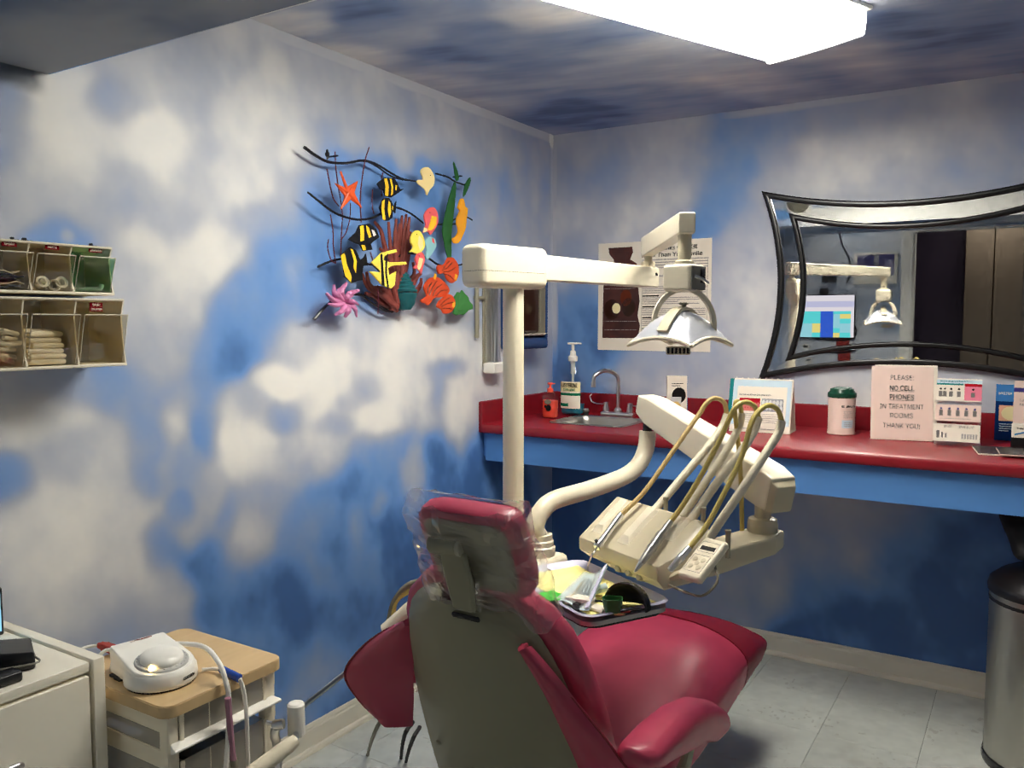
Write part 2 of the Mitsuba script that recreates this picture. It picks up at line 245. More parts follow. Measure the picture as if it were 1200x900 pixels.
def mv(m, t=(0, 0, 0), rz=0.0, rx=0.0, ry=0.0):
    m = m.copy()
    for ang, ax in ((rx, [1, 0, 0]), (ry, [0, 1, 0]), (rz, [0, 0, 1])):
        if ang: m.apply_transform(trimesh.transformations.rotation_matrix(math.radians(ang), ax))
    m.apply_translation(t)
    return m


def frame(m, o, x, y, z=None):
    """m moved from local axes into the axes x, y, z at o."""
    x, y = V(*x) / np.linalg.norm(x), V(*y) / np.linalg.norm(y)
    z = np.cross(x, y) if z is None else V(*z)
    M = np.eye(4); M[:3, 0], M[:3, 1], M[:3, 2], M[:3, 3] = x, y, z, o
    m = m.copy(); m.apply_transform(M)
    return m


def bx(lo, hi):
    return mv(trimesh.creation.box(np.subtract(hi, lo)), np.add(hi, lo) / 2)


def rb(lo, hi, r=.005, n=8):
    """A box with rounded edges."""
    lo, hi = V(*lo), V(*hi); r = min(r, *(abs(hi - lo) / 2 * .999))
    s = m3.Manifold.sphere(r, n)
    return mesh(m3.Manifold.batch_hull([s.translate([x, y, z]) for x in (lo[0] + r, hi[0] - r) for y in (lo[1] + r, hi[1] - r) for z in (lo[2] + r, hi[2] - r)]))


def hull(pts, r=.004, n=8):
    s = m3.Manifold.sphere(r, n)
    return mesh(m3.Manifold.batch_hull([s.translate(list(map(float, q))) for q in pts]))


def lathe(prof, n=28, at_=(0, 0, 0), axis=None):
    m = trimesh.creation.revolve(np.array(prof, float), sections=n)
    if axis is not None:
        m.apply_transform(trimesh.geometry.align_vectors([0, 0, 1], V(*axis) / np.linalg.norm(axis)))
    m.apply_translation(at_)
    return m


def rod(a, b, r, r2=None, n=14, bev=0.0):
    a, b = V(*a), V(*b); h = np.linalg.norm(b - a); r2 = r if r2 is None else r2
    prof = [(0, 0), (r - bev, 0), (r, bev), (r2, h - bev), (r2 - bev, h), (0, h)] if bev else [(0, 0), (r, 0), (r2, h), (0, h)]
    return lathe(prof, n, a, b - a)


def spline(pts, k=8, closed=False):
    P = [V(*q) for q in pts]
    P = [P[-1]] + P + [P[0], P[1]] if closed else [2 * P[0] - P[1]] + P + [2 * P[-1] - P[-2]]
    out = []
    for i in range(1, len(P) - 2):
        a, b, c, d = P[i - 1:i + 3]
        for t in np.arange(k) / k:
            out.append(.5 * (2 * b + (c - a) * t + (2 * a - 5 * b + 4 * c - d) * t * t + (3 * b - a - 3 * c + d) * t ** 3))
    if not closed: out.append(P[-2])
    return np.array(out)


def tube(pts, r, n=8, k=0, flat=1.0, up=None):
    """A capped tube along pts (k: spline steps); r a number or one per point; flat squeezes it along its second axis."""
    P = spline(pts, k) if k else np.array(pts, float)
    R = np.interp(np.linspace(0, 1, len(P)), np.linspace(0, 1, np.size(r)), np.atleast_1d(r)) if np.size(r) > 1 else np.full(len(P), float(r))
    t = np.gradient(P, axis=0); t /= np.linalg.norm(t, axis=1, keepdims=True) + 1e-12
    u = np.cross(t[0], up if up is not None else ([0, 0, 1] if abs(t[0][2]) < .9 else [1, 0, 0])); u /= np.linalg.norm(u)
    ang = np.arange(n) * 2 * np.pi / n
    v, rings = [], []
    for i in range(len(P)):
        u = u - t[i] * (u @ t[i]); u /= np.linalg.norm(u)
        w = np.cross(t[i], u)
        rings.append(P[i] + R[i] * (np.cos(ang)[:, None] * u + flat * np.sin(ang)[:, None] * w))
    return loft(rings)


def loft(rings, caps=True):
    n, m = len(rings[0]), len(rings)
    v = np.vstack(rings)
    f = []
    for i in range(m - 1):
        for j in range(n):
            a, b = i * n + j, i * n + (j + 1) % n
            f += [(a, b, b + n), (a, b + n, a + n)]
    if caps:
        v = np.vstack([v, np.mean(rings[0], 0), np.mean(rings[-1], 0)])
        for j in range(n):
            f += [(m * n, (j + 1) % n, j), (m * n + 1, (m - 1) * n + j, (m - 1) * n + (j + 1) % n)]
    t = trimesh.Trimesh(v, f, process=False)
    if t.volume < 0: t.invert()
    return t


def superellipse(w, h, e=4.0, n=28):
    a = np.arange(n) * 2 * np.pi / n + 1e-4
    c, s = np.cos(a), np.sin(a)
    return np.stack([w * np.sign(c) * abs(c) ** (2 / e), h * np.sign(s) * abs(s) ** (2 / e)], 1)


def slab(g, th):
    """A closed sheet of thickness th from a grid of points (rows, columns, 3)."""
    g = np.array(g, float); R, C = g.shape[:2]
    du, dv = np.gradient(g, axis=0), np.gradient(g, axis=1)
    nn = np.cross(du, dv); nn /= np.linalg.norm(nn, axis=2, keepdims=True) + 1e-12
    a, b = (g + nn * th / 2).reshape(-1, 3), (g - nn * th / 2).reshape(-1, 3)
    f, N = [], R * C
    for i in range(R - 1):
        for j in range(C - 1):
            q = [i * C + j, i * C + j + 1, (i + 1) * C + j + 1, (i + 1) * C + j]
            f += [(q[0], q[1], q[2]), (q[0], q[2], q[3]), (q[2] + N, q[1] + N, q[0] + N), (q[3] + N, q[2] + N, q[0] + N)]
    edge = [(0, j) for j in range(C)] + [(i, C - 1) for i in range(1, R)] + [(R - 1, j) for j in range(C - 2, -1, -1)] + [(i, 0) for i in range(R - 2, 0, -1)]
    e = [i * C + j for i, j in edge]
    for k in range(len(e)):
        p, q = e[k], e[(k + 1) % len(e)]
        f += [(q, p, p + N), (q, p + N, q + N)]
    t = trimesh.Trimesh(np.vstack([a, b]), f, process=False)
    if t.volume < 0: t.invert()
    return t


def surf(g):
    """An open single sheet from a grid of points."""
    g = np.array(g, float); R, C = g.shape[:2]
    f = [t for i in range(R - 1) for j in range(C - 1) for t in ((i * C + j, i * C + j + 1, (i + 1) * C + j + 1), (i * C + j, (i + 1) * C + j + 1, (i + 1) * C + j))]
    return trimesh.Trimesh(g.reshape(-1, 3), f, process=False)


def prism(poly, h, bev=0.0):
    """A plate from a shapely polygon or a list of (x, y), z from 0 to h, its front edge stepped back by bev."""
    poly = poly if hasattr(poly, 'geom_type') else Polygon(poly)
    poly = poly.buffer(0)
    out = []
    for g in getattr(poly, 'geoms', [poly]):
        if g.is_empty or g.geom_type != 'Polygon': continue
        if bev:
            out.append(trimesh.creation.extrude_polygon(g, h - bev, engine='earcut'))
            q = g.buffer(-bev)
            for s in getattr(q, 'geoms', [q]):
                if not s.is_empty: out.append(mv(trimesh.creation.extrude_polygon(s, bev * 1.2, engine='earcut'), (0, 0, h - bev * 1.2)))
        else:
            out.append(trimesh.creation.extrude_polygon(g, h, engine='earcut'))
    return cat(*out)


def smooth_poly(pts, k=6):
    return Polygon([tuple(q[:2]) for q in spline([(*q, 0) for q in pts], k, True)]).buffer(0)


def text(s, h, depth=.0006, bold=False, width=None, centre=True):
    m = meshkit.text_mesh(s, h, depth, bold)
    x0, x1 = m.bounds[:, 0]
    if width: m.apply_scale([width / (x1 - x0), 1, 1]); x0, x1 = m.bounds[:, 0]
    m.apply_translation([-(x0 + x1) / 2 if centre else -x0, 0, 0])
    return m


# ------------------------------------------------------------------ scene helpers
def key_for(base):
    if base not in scene and base not in labels and not any(k.startswith(base + '__') for k in scene): return base
    i = 1
    while f'{base}_{i:03d}' in scene or f'{base}_{i:03d}' in labels or any(k.startswith(f'{base}_{i:03d}__') for k in scene): i += 1
    return f'{base}_{i:03d}'


def thing(name, label, category, group=None):
    k = key_for(name)
    labels[k] = {'label': label, 'category': category, **({'group': group} if group else {})}
    return k


def part(name, m, material, parent, smooth=35, label=None, kind=None, **more):
    k = key_for(parent + '__' + name)
    scene[k] = mikit.ply(m, 'mat_' + material, smooth, **more)
    if label or kind: labels[k] = {**({'label': label} if label else {}), **({'kind': kind} if kind else {})}
    return k


def single(name, m, material, label, category, group=None, smooth=35, **more):
    k = thing(name, label, category, group)
    scene[k] = mikit.ply(m, 'mat_' + material, smooth, **more)
    return k


def struct(name, m, material, smooth=False, parent=None):
    k = (parent + '__' if parent else '') + name
    k = key_for(k)
    scene[k] = mikit.ply(m, 'mat_' + material, smooth)
    labels[k] = {'kind': 'structure'}
    return k


# ------------------------------------------------------------------ the room
W, D = 3.0, -4.3                            # right wall, front wall
struct('wall_left', bx((-.1, D, 0), (0, 0, H)), 'mural_left')
struct('wall_back', bx((-.1, 0, 0), (W + .1, .1, H)), 'mural_back')
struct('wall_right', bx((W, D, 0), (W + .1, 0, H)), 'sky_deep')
struct('ceiling', bx((-.1, D - 1.6, H), (W + .1, .1, H + .1)), 'mural_ceiling')
fl = struct('floor', bx((-.1, D - 1.6, -.06), (W + .1, .1, -.004)), 'tile_joint')
P = .333
tile_dict = mikit.ply(rb((.0006, .0006, -.004), (P - .0006, P - .0006, 0), .0008, 4), 'mat_vinyl_tile', False)
for i in range(-1, 9):
    for j in range(0, 13):
        x0, y0 = .155 + i * P, -(j + 1) * P
        k = key_for(fl + '__tile')
        if x0 < 0: scene[k] = mikit.ply(bx((.001, y0 + .0006, -.004), (x0 + P - .0006, y0 + P - .0006, 0)), 'mat_vinyl_tile')
        else: scene[k] = {**tile_dict, 'to_world': T().translate([x0, y0, 0])}
struct('floor_hall', bx((.9, D - 1.6, -.004), (W, -13 * P, 0)), 'vinyl_tile')
SOF_Y, SOF_Z, SOF_B = -2.571, 2.116, -3.45
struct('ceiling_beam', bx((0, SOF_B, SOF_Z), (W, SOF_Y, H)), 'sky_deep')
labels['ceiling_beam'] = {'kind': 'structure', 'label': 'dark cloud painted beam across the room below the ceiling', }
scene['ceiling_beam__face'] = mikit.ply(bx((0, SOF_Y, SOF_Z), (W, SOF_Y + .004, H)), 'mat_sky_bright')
# front wall with its doorway (seen in the mirror)
DX0, DX1, DZ = 1.185, 2.12, 2.16
struct('wall_front', cat(bx((0, D - .1, 0), (DX0, D, H)), bx((DX1, D - .1, 0), (W, D, H)), bx((DX0, D - .1, DZ), (DX1, D, H))), 'sky_plain')
struct('door_1', cat(rb((DX0 - .09, D, 0), (DX0, D + .02, DZ + .09)), rb((DX1, D, 0), (DX1 + .09, D + .02, DZ + .09)), rb((DX0, D, DZ), (DX1, D + .02, DZ + .09)),
                     bx((DX0, D - .1, 0), (DX0 + .012, D, DZ)), bx((DX1 - .012, D - .1, 0), (DX1, D, DZ))), 'white_wall')
mat('purple_wall', (52, 40, 62), .6); mat('beige_panel', (112, 100, 86), .6)
struct('wall_hall', cat(bx((.8, D - 1.3, 0), (1.51, D - 1.2, H)), bx((.75, D - 1.3, 0), (.85, D - .1, H))), 'purple_wall')
hp = thing('hall_cupboard', 'beige panelled cupboard in the hall beyond the doorway, seen in the mirror', 'cupboard')
for i in range(4):
    part('panel', rb((1.52 + i * .24, D - 1.2, 0), (1.52 + i * .24 + .232, D - .95, 2.3), .006), 'beige_panel', hp)
part('plate', rb((2.02, D - .95, 1.72), (2.34, D - .94, 1.79), .004), 'black_plastic', hp, label='black plate on the panel')


def skirting(a, b, inward, name):
    a, b, i = V(*a), V(*b), V(*inward)
    prof = np.array([(0, 0), (.026, 0), (.026, .008), (.022, .016), (.014, .021), (.013, .078), (.010, .084), (.010, .090), (.005, .100), (0, .100)])
    ring = lambda o: np.array([o + i * x + V(0, 0, z) for x, z in prof])
    struct(name, loft([ring(a), ring(b)]), 'trim', 25)


skirting((0, D, 0), (0, 0, 0), (1, 0, 0), 'baseboard_left')
skirting((0, 0, 0), (W, 0, 0), (0, -1, 0), 'baseboard_back')

hl = thing('hall_light', 'square white ceiling light in the hall beyond the doorway', 'light')
part('frame', rb((1.45, D - .90, H - .03), (2.05, D - .35, H), .004), 'white_plastic', hl)
k = part('panel', surf([[(1.48, D - .87, H - .031), (1.48, D - .38, H - .031)], [(2.02, D - .87, H - .031), (2.02, D - .38, H - .031)]]), 'white_plastic', hl, False)
scene[k]['emitter'] = {'type': 'area', 'radiance': {'type': 'rgb', 'value': [2.2, 2.0, 1.75]}, 'sampling_weight': .25}

al = thing('recess_light', 'small square white ceiling light in front of the wall monitor', 'light')
part('frame', rb((.55, -4.10, H - .025), (.85, -3.80, H), .004), 'white_plastic', al)
k = part('panel', surf([[(.57, -4.08, H - .026), (.57, -3.82, H - .026)], [(.83, -4.08, H - .026), (.83, -3.82, H - .026)]]), 'white_plastic', al, False)
scene[k]['emitter'] = {'type': 'area', 'radiance': {'type': 'rgb', 'value': [3.0, 2.85, 2.6]}, 'sampling_weight': .25}

# ------------------------------------------------------------------ ceiling light
LA = math.atan2(-.92, -.395)                 # direction of its length
lx, ly = V(math.cos(LA), math.sin(LA), 0), V(-math.sin(LA), math.cos(LA), 0)
LC = V(1.492, -.955, 0) + lx * .62           # middle
lf = thing('ceiling_light', 'long white fluorescent ceiling fixture with a glowing wraparound lens', 'light')
hw = .172
lens_prof = [(-hw, 0), (-hw, -.034), (-hw + .004, -.070), (-hw + .010, -.075), (-.06, -.078), (.06, -.078), (hw - .010, -.075), (hw - .004, -.070), (hw, -.034), (hw, 0)]
def lens_strip(prof, s0, s1):
    g = [[LC + lx * s + ly * a + V(0, 0, H - .012 + b) for a, b in prof] for s in (s0, s1)]
    m = surf(g)
    if m.face_normals[:, 2].sum() > 0: m.invert()
    return m


for nm, prof, f in (('lens', lens_prof[2:8], 1.0), ('lens_side', lens_prof[:3], SIDE_GLOW), ('lens_side', lens_prof[7:], SIDE_GLOW)):
    k = part(nm, lens_strip(prof, -.60, .60), 'white_plastic', lf, False)
    scene[k]['emitter'] = {'type': 'area', 'radiance': {'type': 'rgb', 'value': [v * f for v in LAMP_RADIANCE]}}
part('housing', frame(rb((-.62, -hw - .008, -.012), (.62, hw + .008, 0), .003), LC + V(0, 0, H), lx, ly), 'white_plastic', lf)
for s in (-1, 1):
    part('end_cap', frame(prism([(a * 1.03, b * 1.06) for a, b in lens_prof], .012), LC + lx * (.602 * s + (.012 if s < 0 else 0)) + V(0, 0, H - .012), ly, (0, 0, 1)), 'white_plastic', lf)
    scene[[q for q in scene if q.startswith(lf + '__end_cap')][-1]]['emitter'] = {'type': 'area', 'radiance': {'type': 'rgb', 'value': [v * .11 for v in LAMP_RADIANCE]}, 'sampling_weight': .3}
scene['mat_clear_acrylic'] = {'type': 'thindielectric', 'int_ior': 1.49}
mat('case_blue', (30, 62, 112), .35); flat('coral_flat', (96, 44, 30))
# ------------------------------------------------------------------ wall sculpture on the left wall
OF = 1.55                                    # the sculpture stands well off the wall


def A(cx, cy, x=0.0):
    """A place of the sculpture, traced on an enlarged view of the photograph, set at distance x from the wall."""
    return at(340 + cx / 3.748, 150 + cy / 3.75, 0, x * OF)


def plate(pts, x, th=.004, bev=.0012, k=0):
    q = [A(a, b, x) for a, b in pts]
    pl = smooth_poly([(v[1], v[2]) for v in q], k) if k else Polygon([(v[1], v[2]) for v in q]).buffer(0)
    return frame(prism(pl, th, bev), (x * OF, 0, 0), (0, 1, 0), (0, 0, 1))


ws = thing('wall_sculpture', 'painted metal undersea wall sculpture of tropical fish, coral and a shell on the cloud-painted wall', 'wall art')
ROD = [([(62, 85), (110, 120), (165, 148), (240, 155), (320, 143), (380, 160), (430, 190), (490, 222), (555, 235)], (.0055, .0045, .004, .003), .028),
       ([(318, 146), (345, 150), (385, 172), (440, 210), (490, 226), (520, 230)], (.003, .003), .02),
       ([(640, 200), (690, 215), (730, 238), (775, 252)], (.0035, .0035), .03), ([(78, 283), (130, 325), (200, 375), (290, 402), (360, 395), (410, 370), (460, 350), (510, 365), (550, 390), (585, 418)], (.0035, .004, .004, .003), .04),
       ([(640, 425), (680, 420), (740, 395), (775, 392), (800, 405)], (.003, .003), .03), ([(122, 610), (180, 585), (240, 575), (310, 590), (370, 600), (440, 580), (520, 550), (600, 570), (640, 595), (665, 605)], (.004, .004), .022),
       ([(725, 608), (765, 595), (805, 572)], (.0035, .003), .03), ([(105, 840), (150, 790), (200, 750), (260, 735), (310, 735), (360, 770), (410, 800), (450, 808)], (.0055, .004, .0045), .025), ([(300, 728), (350, 745), (400, 785), (440, 803)], (.003, .003), .016)]
for pts, r, x in ROD:
    part('rod', tube([A(a, b, x) for a, b in pts], r, 7, 6), 'enamel_black', ws)
for c, x in (((163, 128), .032), ((715, 215), .03), ((690, 425), .03), ((400, 372), .03), ((470, 800), .02), ((235, 576), .02)):
    q = A(*c); part('stand_off', rod((0, q[1], q[2]), (x * OF, q[1], q[2]), .003, n=8), 'enamel_black', ws)
q = A(163, 112, .03); part('bead', cat(lathe([(0, -.012), (.007, -.008), (.008, 0), (.004, .006), (.004, .011), (0, .014)], 12, q), rod(q - V(0, 0, .02), q, .003, n=8)), 'enamel_black', ws)
for pts, m_, r, x in (([(197, 103), (201, 180), (212, 260), (229, 370), (226, 450), (222, 565)], 'enamel_plum', .002, .02), ([(162, 180), (175, 250), (190, 310), (215, 345)], 'enamel_plum', .002, .03), ([(265, 330), (262, 400), (245, 460), (226, 488)], 'enamel_plum', .0018, .015),
                    ([(177, 380), (188, 450), (190, 520), (200, 592)], 'enamel_plum', .002, .03), ([(168, 490), (165, 530), (180, 580), (200, 595)], 'enamel_plum', .002, .03), ([(347, 85), (330, 140), (315, 230), (308, 320), (312, 415)], 'enamel_plum', .0022, .04),
                    ([(362, 270), (360, 340), (368, 378)], 'enamel_plum', .002, .03), ([(408, 195), (402, 225), (402, 300)], 'enamel_plum', .002, .02), ([(385, 690), (388, 760), (385, 820)], 'enamel_plum', .002, .045), ([(352, 545), (362, 580), (368, 600)], 'enamel_plum', .002, .03)):
    part('sea_whip', tube([A(a, b, x) for a, b in pts], r, 6, 5), m_, ws)


def fish(body, x, m_, stripes=(), label=None, th=.006, k=0, eye=None):
    f = part('fish', plate(body, x, th, .0015, k), m_, ws, label=label)
    for m2, polys in stripes:
        for pl in polys:
            part('stripe', plate(pl, x + (th - .0004) / OF, .0012, .0003), m2, f)
    if eye: part('eye', frame(lathe([(0, 0), (.0022, 0), (.0016, .0012), (0, .0014)], 10), A(*eye, x + th / OF), (0, 1, 0), (0, 0, 1)), 'enamel_black', f)
    return f


fish([(378, 245), (400, 226), (412, 218), (455, 221), (470, 250), (480, 268), (495, 268), (468, 288), (440, 306), (415, 300), (405, 272), (392, 268)], .045, 'enamel_black',
     [('enamel_yellow', [[(412, 222), (425, 221), (433, 258), (430, 300), (416, 296), (418, 258)], [(437, 223), (445, 223), (453, 262), (450, 292), (441, 298), (444, 262)], [(462, 250), (470, 254), (466, 276), (461, 272)]])], 'black and yellow banded fish')
fish([(388, 350), (405, 312), (418, 308), (432, 308), (445, 330), (452, 345), (463, 322), (459, 375), (449, 362), (444, 396), (428, 408), (412, 408), (400, 385)], .045, 'enamel_black',
     [('enamel_yellow', [[(403, 322), (415, 313), (413, 360), (419, 404), (406, 402), (400, 352)], [(432, 318), (440, 330), (443, 372), (435, 396), (428, 360)], [(447, 340), (452, 346), (451, 362), (447, 356)]])], 'black and yellow banded fish')
fish([(253, 490), (285, 460), (300, 428), (345, 420), (375, 445), (388, 480), (360, 500), (350, 510), (358, 535), (318, 541), (302, 512), (280, 505)], .05, 'enamel_black',
     [('enamel_yellow', [[(305, 432), (322, 427), (325, 465), (324, 494), (307, 499), (308, 465)], [(333, 428), (345, 436), (357, 478), (346, 484), (336, 455)], [(311, 513), (328, 515), (333, 536), (320, 538)]]), ('enamel_white', [[(356, 446), (368, 450), (378, 468), (366, 478)]])], 'large black and yellow banded fish')
fish([(222, 556), (262, 523), (285, 538), (306, 582), (320, 570), (330, 553), (336, 605), (318, 606), (313, 640), (316, 668), (292, 672), (268, 682), (236, 655)], .045, 'enamel_black',
     [('enamel_yellow', [[(222, 560), (238, 549), (251, 605), (270, 655), (266, 679), (241, 650), (229, 600)], [(264, 530), (276, 535), (293, 585), (288, 640), (276, 610), (280, 585)]])], 'large black and yellow banded fish')
fish([(352, 592), (395, 550), (428, 540), (462, 533), (466, 545), (440, 552), (412, 562), (405, 580), (432, 590), (505, 588), (508, 600), (442, 606), (426, 616), (432, 648), (462, 630), (456, 690), (440, 706), (400, 690), (345, 630), (392, 634), (372, 610)], .06, 'enamel_lemon',
     [('enamel_black', [[(396, 556), (404, 552), (408, 600), (414, 694), (402, 690), (399, 620)], [(424, 556), (430, 553), (426, 580), (424, 640), (434, 700), (427, 700), (417, 640), (418, 590)], [(350, 590), (357, 596), (392, 626), (392, 634), (366, 610)]])], 'yellow angelfish with thin black bands')
fish([(570, 190), (590, 172), (612, 180), (630, 215), (628, 250), (610, 272), (597, 296), (588, 270), (555, 242), (560, 228), (580, 226)], .05, 'enamel_cream', label='pale cream fish', k=4, eye=(616, 208))
fish([(585, 385), (605, 354), (630, 350), (645, 380), (645, 420), (628, 452), (612, 470), (602, 455), (580, 460), (592, 430)], .055, 'enamel_pink', [('enamel_yellow', [[(622, 385), (643, 392), (641, 425), (622, 450), (603, 448), (612, 420)]]), ('enamel_cream', [[(588, 436), (602, 442), (600, 454), (584, 458)]])], 'pink and yellow fish', k=4, eye=(614, 372))
fish([(524, 495), (534, 462), (560, 450), (580, 475), (588, 518), (572, 545), (550, 553), (535, 545), (522, 545), (535, 525)], .06, 'enamel_lemon', [('enamel_cream', [[(565, 470), (582, 490), (584, 520), (570, 540), (560, 510)]])], 'lemon yellow fish', k=4, eye=(556, 468))
fish([(588, 500), (602, 480), (630, 484), (638, 518), (620, 552), (600, 578), (590, 560), (596, 535)], .05, 'enamel_sky', [('enamel_pink', [[(622, 484), (632, 488), (634, 508), (624, 502)]])], 'pale blue fish', k=4)
fish([(545, 575), (560, 548), (580, 550), (588, 580), (580, 608), (572, 640), (558, 622), (537, 615), (550, 600)], .06, 'enamel_pink', [('enamel_cream', [[(566, 570), (584, 574), (578, 604), (566, 626), (558, 612), (562, 592)]])], 'small pink fish', k=4, eye=(566, 562))
for body, st, x in (([(643, 605), (672, 600), (690, 570), (718, 575), (736, 612), (732, 658), (708, 682), (686, 668), (672, 640), (648, 640)], [[(668, 625), (690, 615), (712, 590)], [(672, 632), (698, 630), (726, 612)], [(672, 640), (698, 648), (718, 668)], [(674, 618), (684, 600), (700, 585)]], .05),
                    ([(568, 760), (588, 745), (596, 735), (583, 700), (605, 664), (640, 655), (675, 678), (696, 712), (680, 735), (655, 745), (628, 748), (605, 778), (590, 772)], [[(612, 735), (622, 705), (645, 672)], [(626, 738), (640, 708), (668, 686)], [(640, 738), (662, 716), (690, 712)], [(604, 728), (606, 704), (622, 680)]], .045),
                    ([(640, 785), (650, 762), (668, 745), (692, 730), (714, 744), (722, 778), (702, 810), (672, 816), (660, 798)], [[(660, 780), (680, 758), (702, 745)], [(664, 786), (690, 772), (716, 765)], [(664, 792), (690, 792), (708, 796)]], .055)):
    f = part('fish', plate(body, x, .007, .002, 4), 'enamel_rust', ws, label='rust orange fish with dark curved stripes')
    for s in st: part('stripe', tube([A(a, b, x + .0045) for a, b in s], .0022, 6, 5, .6), 'enamel_black', f)
    e = body[5]; part('fin', plate([(e[0] - 6, e[1] - 18), (e[0] + 3, e[1] - 10), (e[0] - 2, e[1] + 14), (e[0] - 12, e[1] + 6)], x + .0043, .0012, .0003), 'enamel_gold', f)
part('starfish', cat(plate([(220, 188), (250, 258), (295, 233), (279, 285), (313, 352), (263, 314), (220, 358), (238, 300), (193, 242), (240, 264)], .05, .006, .002), *[tube([A(255, 284, .0535), A(a, b, .0525)], (.006, .0025), 8) for a, b in ((220, 192), (292, 237), (310, 347), (223, 353), (198, 245))]), 'enamel_orange', ws, label='orange starfish')
part('anemone', cat(*[tube([A(238, 765, .03), A((238 + a) / 2 + (b - 760) * .24, (765 + b) / 2 - (a - 238) * .14, .052), A(a, b, .045)], (.011, .0115, .005), 10, 5, .75) for a, b in ((158, 725), (192, 690), (248, 680), (302, 714), (298, 775), (292, 828), (240, 832), (196, 822), (166, 772), (215, 705), (275, 735))]), 'enamel_rose', ws, label='pink sea anemone')
part('seahorse', cat(plate([(735, 340), (745, 312), (758, 314), (764, 345), (776, 355), (770, 400), (766, 440), (752, 478), (736, 505), (715, 506), (708, 486), (722, 478), (735, 452), (727, 420), (730, 390), (742, 364), (733, 352)], .045, .008, .002, 2), *[rod(A(a, b, .050), A(a + 4, b + 2, .0515), .003, .0015, 8) for a, b in ((750, 335), (756, 380), (752, 410), (748, 440), (738, 470))]), 'enamel_gold', ws, label='orange seahorse')
for pts in ([(690, 572), (668, 470), (668, 435), (690, 330), (718, 240), (727, 262), (716, 380), (706, 470), (706, 567)], [(715, 148), (733, 190), (739, 225), (728, 232), (722, 210)], [(786, 218), (790, 238), (770, 288), (758, 302), (764, 255)]):
    part('kelp_blade', plate(pts, .035, .004, .0012, 3), 'enamel_green', ws)
for a, b in (((655, 410), (680, 450)), ((690, 560), (712, 300))):
    part('kelp_blade', plate([(a[0], a[1]), (b[0], b[1]), (b[0] + 6, b[1] + 6), (a[0] + 6, a[1] + 12)], .03, .003, .001), 'enamel_green', ws)
part('leaf', cat(plate([(720, 740), (732, 720), (744, 724), (752, 712), (765, 728), (778, 740), (785, 762), (798, 776), (800, 796), (782, 800), (770, 812), (756, 822), (742, 818), (728, 824), (713, 816), (718, 795), (708, 780), (716, 762)], .035, .006, .002), *[tube([A(735, 800, .0388), A(a, b, .0388)], (.0022, .001), 6) for a, b in ((750, 720), (778, 755), (795, 795), (765, 815))]), 'enamel_leaf', ws, label='green leaf')
root = (470, 770)
branches = [[root, (452, 650), (415, 520), (398, 450), (370, 412)], [root, (452, 620), (440, 520), (432, 412)], [root, (465, 600), (460, 500), (466, 400)], [root, (480, 600), (485, 480), (492, 385)], [root, (490, 600), (500, 480), (510, 380)], [root, (500, 600), (512, 500), (524, 392)],
            [root, (505, 620), (525, 520), (528, 455)], [root, (520, 680), (545, 640), (540, 590)], [root, (530, 700), (560, 650), (576, 640)], [root, (540, 730), (572, 690), (575, 660)], [(470, 790), (420, 740), (370, 720), (335, 690), (315, 640)], [(470, 790), (400, 730), (350, 690), (335, 632)], [(470, 795), (410, 770), (370, 740), (330, 725)], [(470, 790), (420, 720), (395, 705), (372, 700)], [root, (440, 600), (425, 560), (395, 530)], [root, (470, 560), (478, 460), (482, 420)], [(450, 800), (440, 740), (430, 690)]]
for i, b in enumerate(branches):
    part('coral_branch', tube([A(a, c, .018 + .006 * (i % 3)) for a, c in b], (.016, .013, .009, .006), 8, 5, .7, (1, 0, 0)), 'coral_red', ws)
c0, c1 = A(488, 632, .029), A(506, 802, .029); hh = c0[2] - c1[2]
tw = [(0, 1.0), (.012, .985)] + [v for k_ in range(5) for v in ((.014 + .0078 * k_, .955 - .098 * k_), (.021 + .0078 * k_, .93 - .098 * k_), (.019 + .0078 * k_, .875 - .098 * k_))]
up_, low = [(r, t * hh) for r, t in tw], [(.05, .46 * hh), (.052, .44 * hh), (.048, .34 * hh), (.040, .16 * hh), (.026, .02 * hh), (0, 0)]
sh = lambda prof: frame(mv(trimesh.creation.revolve(np.array(prof), sections=26)), (.045, (c0[1] + c1[1]) / 2 + .004, c1[2]), (0, 1.12, 0), (.62, 0, 0), (0, 0, 1))
s_ = part('shell', sh(up_[::1]), 'enamel_teal', ws, label='teal spiral shell')
part('cup', sh(low), 'enamel_teal', s_)
for i in range(8):
    t = (-.8 + .2 * i) * 1.2
    part('rib', tube([V(.045 + .0335 * math.cos(t), (c0[1] + c1[1]) / 2 + .004 + .0535 * math.sin(t), c1[2] + .42 * hh), V(.045 + .028 * math.cos(t), (c0[1] + c1[1]) / 2 + .004 + .045 * math.sin(t), c1[2] + .2 * hh)], (.0018, .0008), 6), 'enamel_lime', s_)

# ------------------------------------------------------------------ tilt-bin organisers on the left wall
mat('frosted_rim', (206, 200, 180), .3); mat('bin_back', (196, 186, 160), .7); mat('bin_back_green', (110, 160, 116), .6); flat('tape_red', (120, 18, 30))
mat('pouch_blue', (38, 48, 76), .25)


